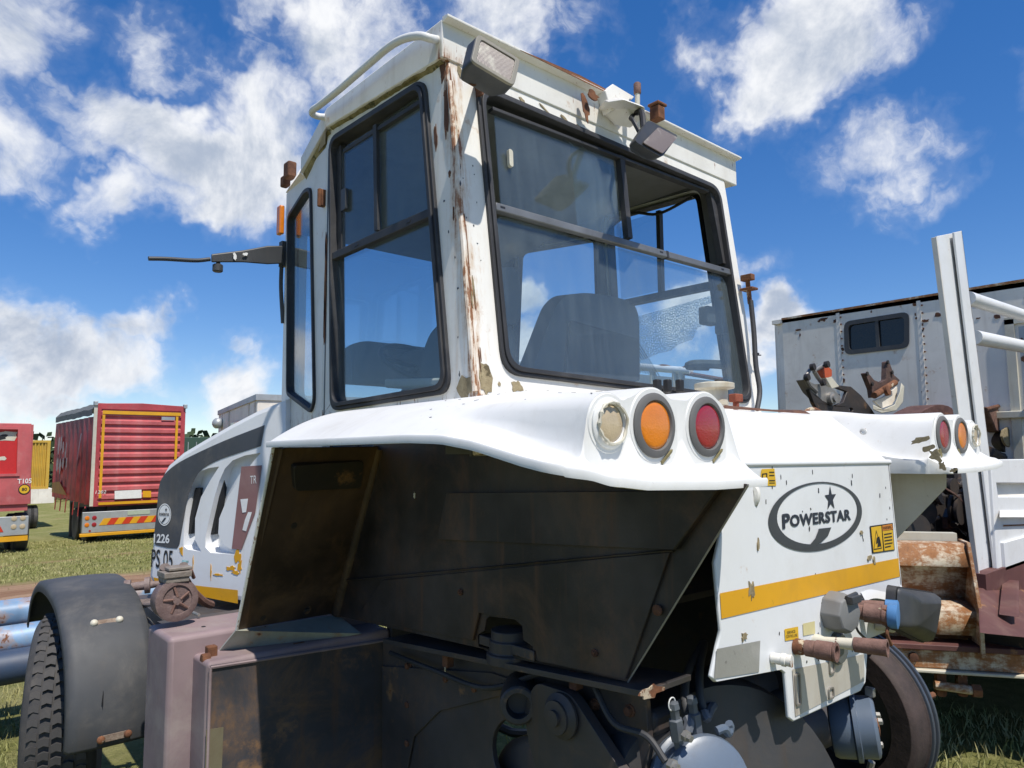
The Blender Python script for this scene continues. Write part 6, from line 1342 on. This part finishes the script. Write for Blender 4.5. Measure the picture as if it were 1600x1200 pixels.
for yy in (3.4, .2):
    for xx in (VX+.25, VX+2.15): tyre(D_, (xx, yy, .5), (-1,0,0), .5, .3)
D_.part('chassis', MB().bb((VX+.6,ylow,.55),(VX+1.8,vy0,.95)), CHASSIS)
# --- low-bed trailer at the right, rusty deck
L_ = Thing('lowbed_trailer', 'rust stained cream low-bed trailer carrying scrap, beside the brake drum', 'trailer', (5.4, 1.9, 0))
dz = .59
la_, lb_ = Zp(1600,1022,dz), Zp(1433,1013,dz); LU = V((lb_.x-la_.x, lb_.y-la_.y, 0)).normalized(); LN = V((LU.y,-LU.x,0)); LN = LN if LN.dot(la_) > 0 else -LN
def LB(s, w, z): return V((la_.x, la_.y, z)) + LU*s + LN*w
def LP(px, py, w=0.0): return PL(px, py, V((la_.x, la_.y, 0))+LN*w, LN)
def lbox(mb, s0, s1, w0, w1, z0, z1):
    return mb.loft([[LB(s0,w0,z), LB(s1,w0,z), LB(s1,w1,z), LB(s0,w1,z)] for z in (z0, z1)], True, True)
S0, S1, WD = -2.0, 1.45, 2.9
L_.part('deck_plate', lbox(MB(), S0, S1, -.03, WD, dz, dz+.03), OXIDE, bevel=.004)
L_.part('side_rail', lbox(MB(), S0, S1, 0, .08, dz-.105, dz-.004), RUSTWHITE, bevel=.006)
L_.part('rail_flange', lbox(MB(), S0, S1, -.03, .12, dz-.125, dz-.108), CREAM, bevel=.004)
for s in (-1.2, .1, 1.1): L_.part('cross_member', lbox(MB(), s, s+.1, .1, WD-.1, dz-.11, dz-.01), CHASSIS)
L_.part('far_rail', lbox(MB(), S0, S1, WD-.08, WD, dz-.12, dz-.004), CHASSIS)
for px in (1470, 1503):
    c = LP(px,1050,.03); t0 = LP(px-6,1046,.03); t1 = LP(px+8,1046,.03); t2 = LP(px+10,1090,.03); t3 = LP(px-6,1088,.03)
    L_.part('shackle_lug', MB().plate(rounded([t0,t1,t2,t3], .02, 4), [], LN*.05), RUSTP, bevel=.006)
L_.part('shackle_pin', MB().tube([LP(1460,1070,-.01), LP(1528,1080,-.01)], .024, 12), RUSTWHITE); L_.part('pin_nut', MB().lathe([(0,.036),(.045,.036)], LP(1518,1079,-.01), -LU, 6), RUSTP)
b = LP(1427,1026,-.002); L_.part('rail_bolt', MB().lathe([(0,.026),(.02,.024),(.022,.012)], b, -LN, 10), RUSTD)
for s in (-1.5, .9):
    for w, q in ((.35,-1),(WD-.35,1)): tyre(L_, LB(s, w, .25), LN*q, .25, .3)
# bent steel guard standing on the deck
S = Thing('steel_skirt', 'rust eaten folded steel skirt with upright end plate standing on the low-bed', 'skirt', tuple(LB(.5,.1,dz+.03)))
zt = LP(1505,849,.10).z
sec = [(.20,zt),(.10,zt),(.08,zt-.005),(.03,zt-.125),(.07,zt-.13),(.15,zt-.32),(.05,zt-.335),(-.02,zt-.36),(.02,zt-.50),(.14,zt-.52),(.14,dz+.03)]
def LSat(px, w): q = LP(px,920,w); return (q-la_).dot(LU)
sa, sb = LSat(1516,.05), 1.40
S.part('folded_sheet', MB().grid([[LB(s, a, z) for a, z in sec] for s in (sa, (sa+sb)/2, sb)]), RUSTWHITE, smooth=20).modifiers.new('thick','SOLIDIFY').thickness = .010
S.part('end_plate', MB().plate([LB(sa,.20,zt+.015), LB(sa,.06,zt+.01), LB(sa,-.06,zt-.36), LB(sa,-.055,dz-.02), LB(sa,-.038,dz-.03), LB(sa,-.035,dz+.04), LB(sa,.20,dz+.04)], [], -LU*.02), RUSTWHITE, bevel=.003)
S.part('top_rail', lbox(MB(), sa, sb, .21, .28, zt-.01, zt+.045), CREAM); S.part('rusty_lug', lbox(MB(), .55, .67, .19, .22, zt+.01, zt+.09), RUST, bevel=.005)
S.part('rear_sheet', lbox(MB(), sa, sb, .24, .26, dz+.035, zt-.01), CREAM)
# maroon pedestal with gussets
Pd = Thing('steel_pedestal', 'maroon oxide steel pedestal with gusset, right of the rusty skirt', 'pedestal', (5.2, 1.2, dz+.03))
Pd.part('base_block', MB().bb((4.75,.4,dz+.03),(6.2,1.62,dz+.09)), SCRAP); 
Pd.part('sloping_plate', MB().plate([Y(1535,905,1.55), Y(1640,905,1.55), Y(1640,1000,1.1), Y(1541,990,1.2)], [], (0,.03,0)), OXIDE, bevel=.003)
Pd.part('gusset', MB().plate([Y(1566,905,1.5), Y(1570,905,1.5), Y(1566,960,1.28), Y(1560,960,1.28)], [], (0,-.08,0)), OXIDE, bevel=.003)
# --- white stake rack with tubes
K_ = Thing('stake_rack', 'white steel headboard rack with tall leaning channel post and two round rails', 'rack', (5.6, 1.5, .7))
py_ = 1.5
def YP(px, py, d=0.0): return Y(px, py, py_+d)
K_.part('post', MB().plate([YP(1464,369,.03), YP(1500,362,.03), YP(1566,905,.03), YP(1532,905,.03)], [], (0,.012,0)), WHITE, bevel=.002)
lt, lb2 = YP(1463,370), YP(1531,905); K_.part('post_flange', MB().plate([lt, lb2, lb2+V((0,.03,0)), lt+V((0,.03,0))], [], (.012,0,0)), WHITE_GREY, bevel=.002)
rt_, rb_ = YP(1503,361), YP(1571,905); K_.part('post_flange', MB().plate([YP(1491,363), rt_, rb_, YP(1557,905)], [], (0,.014,0)), WHITE, bevel=.003)
K_.part('post_flange', MB().plate([rt_, rb_, rb_+V((0,.03,0)), rt_+V((0,.03,0))], [], (-.012,0,0)), WHITE_GREY, bevel=.002)
for a, b, r in (((1512,466),(1640,506),.048), ((1522,527),(1660,553),.050)):
    p = YP(*a,.05); K_.part('round_rail', MB().tube([p, Y(b[0],b[1],py_+.15)], r, 18), WHITE)
K_.part('headboard', MB().plate([YP(1548,718,-.02), YP(1700,716,-.02), YP(1700,905,-.02), YP(1640,905,-.02), YP(1640,868,-.02), YP(1590,868,-.02), YP(1577,906,-.02), YP(1560,906,-.02)], [[YP(1557,755,-.02), YP(1560,776,-.02), YP(1690,776,-.02), YP(1690,755,-.02)][::-1]], (0,.03,0)), WHITE, bevel=.006)
K_.part('slat', MB().plate([YP(1557,754,.05), YP(1690,754,.05), YP(1690,778,.02), YP(1560,778,.02)], [], (0,.01,0)), WHITE_GREY)
K_.part('slat', MB().plate([YP(1562,797,-.022), YP(1690,797,-.022), YP(1690,808,-.06), YP(1562,808,-.06)], [], (0,-.006,0)), WHITE)
K_.part('rust_line', MB().plate([YP(1568,820,-.024), YP(1690,816,-.024), YP(1690,818,-.024), YP(1568,822.5,-.024)], [], (0,-.002,0)), RUST); K_.part('welded_ledge', MB().bb(YP(1563,848,-.02), YP(1700,844,-.04)), WHITE, bevel=.002)
K_.part('rack_back', MB().plate([YP(1508,733,.25), YP(1546,735,.25), YP(1556,905,.25), YP(1535,905,.25)], [], (0,.02,0)), WHITE_GREY)
K_.part('rack_foot', MB().bb((5.08,1.46,.66),(6.3,1.62,.95)), OXIDE)
# --- scrap standing and lying on the low-bed
def scrap_loc(px, py, d): return EYE + ray(px,py)/ray(px,py).xy.length*d
E_ = Thing('scrap_engine', 'greasy black engine lump heaped on the trailer under the right fender', 'engine', (4.9, 2.1, dz+.03))
rs = random.Random(4); ey = 2.0
m1 = MB()
for px, py, sx_, sy_, sz_ in ((1470,800,.35,.3,.28),(1440,815,.30,.25,.22),(1500,770,.30,.3,.34),(1485,830,.42,.3,.14)):
    m1.box(Y(px,py,ey)+V((0,.1,0)), (sx_,sy_,sz_), Matrix.Rotation(rs.uniform(-.4,.4),3,'Z'))
E_.part('engine_block', m1, SCRAP, bevel=.02)
for px, py, r in ((1425,825,.09),(1452,775,.08),(1488,795,.11),(1478,760,.06),(1440,800,.07),(1505,815,.08)): E_.part('pulley', MB().lathe([(0,r*.4),(.0,r),(.02,r),(.025,r*.8),(.035,r*.8),(.04,r),(.06,r),(.06,r*.3)], Y(px,py,ey-.14), (rs.uniform(-.6,.2),-1,rs.uniform(-.2,.5)), 20), SCRAP)
for k in range(9):
    p = Y(rs.uniform(1420,1510), rs.uniform(750,840), ey-.12); q = [p+V((rs.uniform(-.16,.16), rs.uniform(-.08,.02), rs.uniform(-.14,.14)))*t for t in (0,.5,1,1.4)]; E_.part('hose', MB().tube(smoothpath(q,5), rs.uniform(.012,.03), 8), SCRAP)
E_.part('orange_cable', MB().tube(smoothpath([Y(1475,762,ey-.2), Y(1495,775,ey-.2), Y(1508,790,ey-.2), Y(1514,805,ey-.2)],5), .007, 6), COUPL)
for k in range(8): E_.part('bracket', MB().box(Y(rs.uniform(1425,1510), rs.uniform(745,835), ey-.1), (rs.uniform(.04,.14), .04, rs.uniform(.03,.1)), Matrix.Rotation(rs.uniform(-1,1),3,'Y')), SCRAP if k % 2 else RUSTD, bevel=.005)
E_.part('packing', MB().bb((4.62,ey+.02,dz+.03),(5.75,ey+.5,1.05)), SCRAP, bevel=.03)
H_ = Thing('scrap_bracket', 'grey cast suspension bracket with an orange tip and dark curved arm, upright on the scrap', 'bracket', (5.3, 2.6, 1.2), 'scrap castings standing on the low-bed'); hy = 2.55
def HY(px, py, d=0.0): return Y(px, py, hy+d)
H_.part('cast_fork', MB().tube([HY(1258,590), HY(1268,573), HY(1272,580), HY(1288,570)], .014, 8).tube([HY(1272,580), HY(1278,590), HY(1284,598)], .016, 8).tube([HY(1258,590), HY(1264,602), HY(1275,612)], .018, 8), STEEL)
for px, py in ((1258,590),(1267,574),(1289,570),(1283,598)): H_.part('eye', MB().lathe([(0,.018),(.0,.026),(.03,.026),(.03,.012)], HY(px,py,-.02), (0,-1,.1), 14), SCRAP)
H_.part('cast_body', MB().plate(rounded([HY(1257,592), HY(1272,600), HY(1284,600), HY(1302,608), HY(1314,620), HY(1312,630), HY(1296,632), HY(1278,622), HY(1268,612)], .02, 3), [], (0,.07,0)), STEEL, bevel=.012)
H_.part('hub', MB().lathe([(0,.05),(.03,.05),(.035,.03),(.05,.028),(.05,.012)], HY(1296,623,-.0), (0,-1,.1), 20), STEEL)
H_.part('orange_tip', MB().plate(rounded([HY(1285,577), HY(1292,571), HY(1300,578), HY(1300,588), HY(1294,590), HY(1287,590)], .012, 3), [], (0,.05,0)), ORANGE, bevel=.008)
arm_o = [HY(1264,608), HY(1280,620), HY(1290,630), HY(1305,634), HY(1318,628), HY(1324,612), HY(1308,606), HY(1312,602), HY(1330,604), HY(1346,618), HY(1360,636), HY(1376,660), HY(1290,662), HY(1272,630)]
H_.part('curved_arm', MB().plate(arm_o, [[HY(1330,640)+V((.035*math.cos(a),0,.016*math.sin(a))) for a in [2*math.pi*k/12 for k in range(12)]]], (0,.03,0)), SCRAP, bevel=.004)
H_.part('upright', MB().plate([HY(1290,590), HY(1299,588), HY(1312,604), HY(1300,608)], [], (0,.05,0)), CREAM, bevel=.005)
J_ = Thing('scrap_bracket', 'two-horned brown casting with a pale curved cover, right of the orange tipped bracket', 'bracket', (5.9, 2.6, 1.2), 'scrap castings standing on the low-bed')
def JY(px, py, d=0.0): return Y(px, py, 2.55+d)
J_.part('horned_plate', MB().plate(rounded([JY(1352,583), JY(1356,582), JY(1366,594), JY(1376,598), JY(1384,594), JY(1385,565), JY(1389,564), JY(1397,586), JY(1406,594), JY(1398,604), JY(1376,612), JY(1364,622), JY(1362,608)], .012, 3), [], (0,.04,0)), rusty('brown_black_casting', (.05,.03,.025,1), (.12,.07,.055,1), 20, .7), bevel=.004)
for px, py in ((1354,584),(1386,566),(1362,600),(1393,582)): J_.part('eye', MB().lathe([(0,.008),(.0,.018),(.012,.018),(.012,.006)], JY(px,py,-.005), (0,-1,0), 12), SCRAP)
J_.part('cross_shaft', MB().tube([JY(1366,618,-.03), JY(1398,598,-.03)], .028, 12).lathe([(0,.045),(.03,.045),(.035,.02)], JY(1383,611,-.05), (0,-1,.2), 16), RUSTP)
J_.part('curved_cover', MB().loft([[JY(1364,632,d), JY(1380,640,d), JY(1398,632,d), JY(1406,612,d), JY(1408,598,d), JY(1413,604,d), JY(1411,628,d), JY(1400,642,d), JY(1378,646,d), JY(1364,640,d)] for d in (-.06,.06)], True, True), CREAM, bevel=.006)
J_.part('inner_cover', MB().plate([JY(1366,626), JY(1382,620), JY(1402,604), JY(1402,618), JY(1394,632), JY(1378,638)], [], (0,.02,0)), WHITE_GREY)
U_ = Thing('scrap_gearbox', 'rusty brown gearbox casing lying behind the scrap brackets', 'gearbox', (6.4, 2.7, 1.0))
def UY(px, py, d=0.0): return Y(px, py, 2.6+d)
U_.part('casing', MB().plate(smoothpath([UY(1340,668), UY(1380,650), UY(1410,652), UY(1430,650)],3)+smoothpath([UY(1445,640), UY(1466,632), UY(1488,638), UY(1492,660), UY(1492,690)],3)+[UY(1340,690)], [], (0,.25,0)), rusty('brown_gearbox_iron', (.06,.025,.022,1), (.13,.065,.055,1), 14, .7), bevel=.02)
U_.part('stand', MB().bb((4.9,2.62,dz+.03),(6.6,2.9,UY(1400,680).z)), SCRAP, bevel=.02)
for px, py in ((1455,655),(1478,650)): U_.part('bolt_boss', MB().lathe([(0,.035),(.03,.03),(.032,.01)], UY(px,py,-.0), (0,-1,0), 12), RUSTD)
X_ = Thing('scrap_axle', 'rusty axle end with bracket and hub hanging beside the white post', 'axle', (6.9, 2.2, 1.0))
def XY(px, py, d=0.0): return Y(px, py, 2.2+d)
X_.part('axle_bracket', MB().plate([XY(1542,636), XY(1575,634), XY(1584,650), XY(1588,668), XY(1570,680), XY(1556,672), XY(1548,650)], [], (0,.1,0)), rusty('warm_rust_casting', (.09,.045,.035,1), (.2,.11,.08,1), 16, .8), bevel=.015)
X_.part('top_lug', MB().tube([XY(1560,636), XY(1578,632)], .035, 10).tube([XY(1540,640), XY(1562,634)], .02, 8), RUSTD)
X_.part('hub', MB().lathe([(-.1,.09),(0,.14),(.05,.14),(.06,.07),(.10,.06)], XY(1568,690), (-.3,-1,.1), 22), SCRAP); X_.part('hub_plate', MB().plate(flake(XY(1572,682,-.08), V((1,0,0)), V((0,0,1)), .15,.09,44,12,.3), [], (0,.02,0)), PEEL)
X_.part('axle_tube', MB().tube([XY(1540,660,.1), XY(1552,664,.05)], .06, 12).bb((6.6,2.2,dz+.03),(7.05,2.5,1.7)), SCRAP, bevel=.01)
X_.part('leaf_spring', MB().tube(smoothpath([XY(1545,705), XY(1570,715), XY(1610,705)],5), .05, 8), SCRAP)
# --- white truck and rails showing through the cab
Q = Thing('tipper_truck', 'white truck body with rails seen through the cab windows', 'truck', (8.5, 8.5, 0))
qx = 8.0
def QX(px, py): return X(px, py, qx)
Q.part('body_side', MB().plate([QX(1000,585), QX(1150,598), QX(1150,700), QX(790,700), QX(790,582)], [], (.1,0,0)), WHITE_GREY)
Q.part('top_rail', MB().tube([QX(780,566), QX(1010,574)], .055, 12).tube([QX(1010,574), QX(1080,580)], .05, 10), WHITE)
Q.part('body_floor', MB().bb((qx,5.2,.7),(qx+2.2,12.5,1.0)), CHASSIS)
for px in (1020, 1055, 1065): Q.part('stake', MB().tube([QX(px,575), QX(px,640)], .045, 8), CREAM)
Q.part('rusty_pipework', MB().tube(smoothpath([QX(1015,580), QX(1035,572), QX(1060,578), QX(1078,571)],4), .03, 7), RUSTP); Q.part('roof_edge', MB().tube([QX(1070,583), QX(1145,596)], .03, 6), OXIDE)
for yy in (6.2, 11.2): tyre(Q, (qx+.2, yy, gz(qx,yy)+.5), (-1,0,0), .5, .3); tyre(Q, (qx+2.0, yy, gz(qx+2,yy)+.5), (1,0,0), .5, .3)
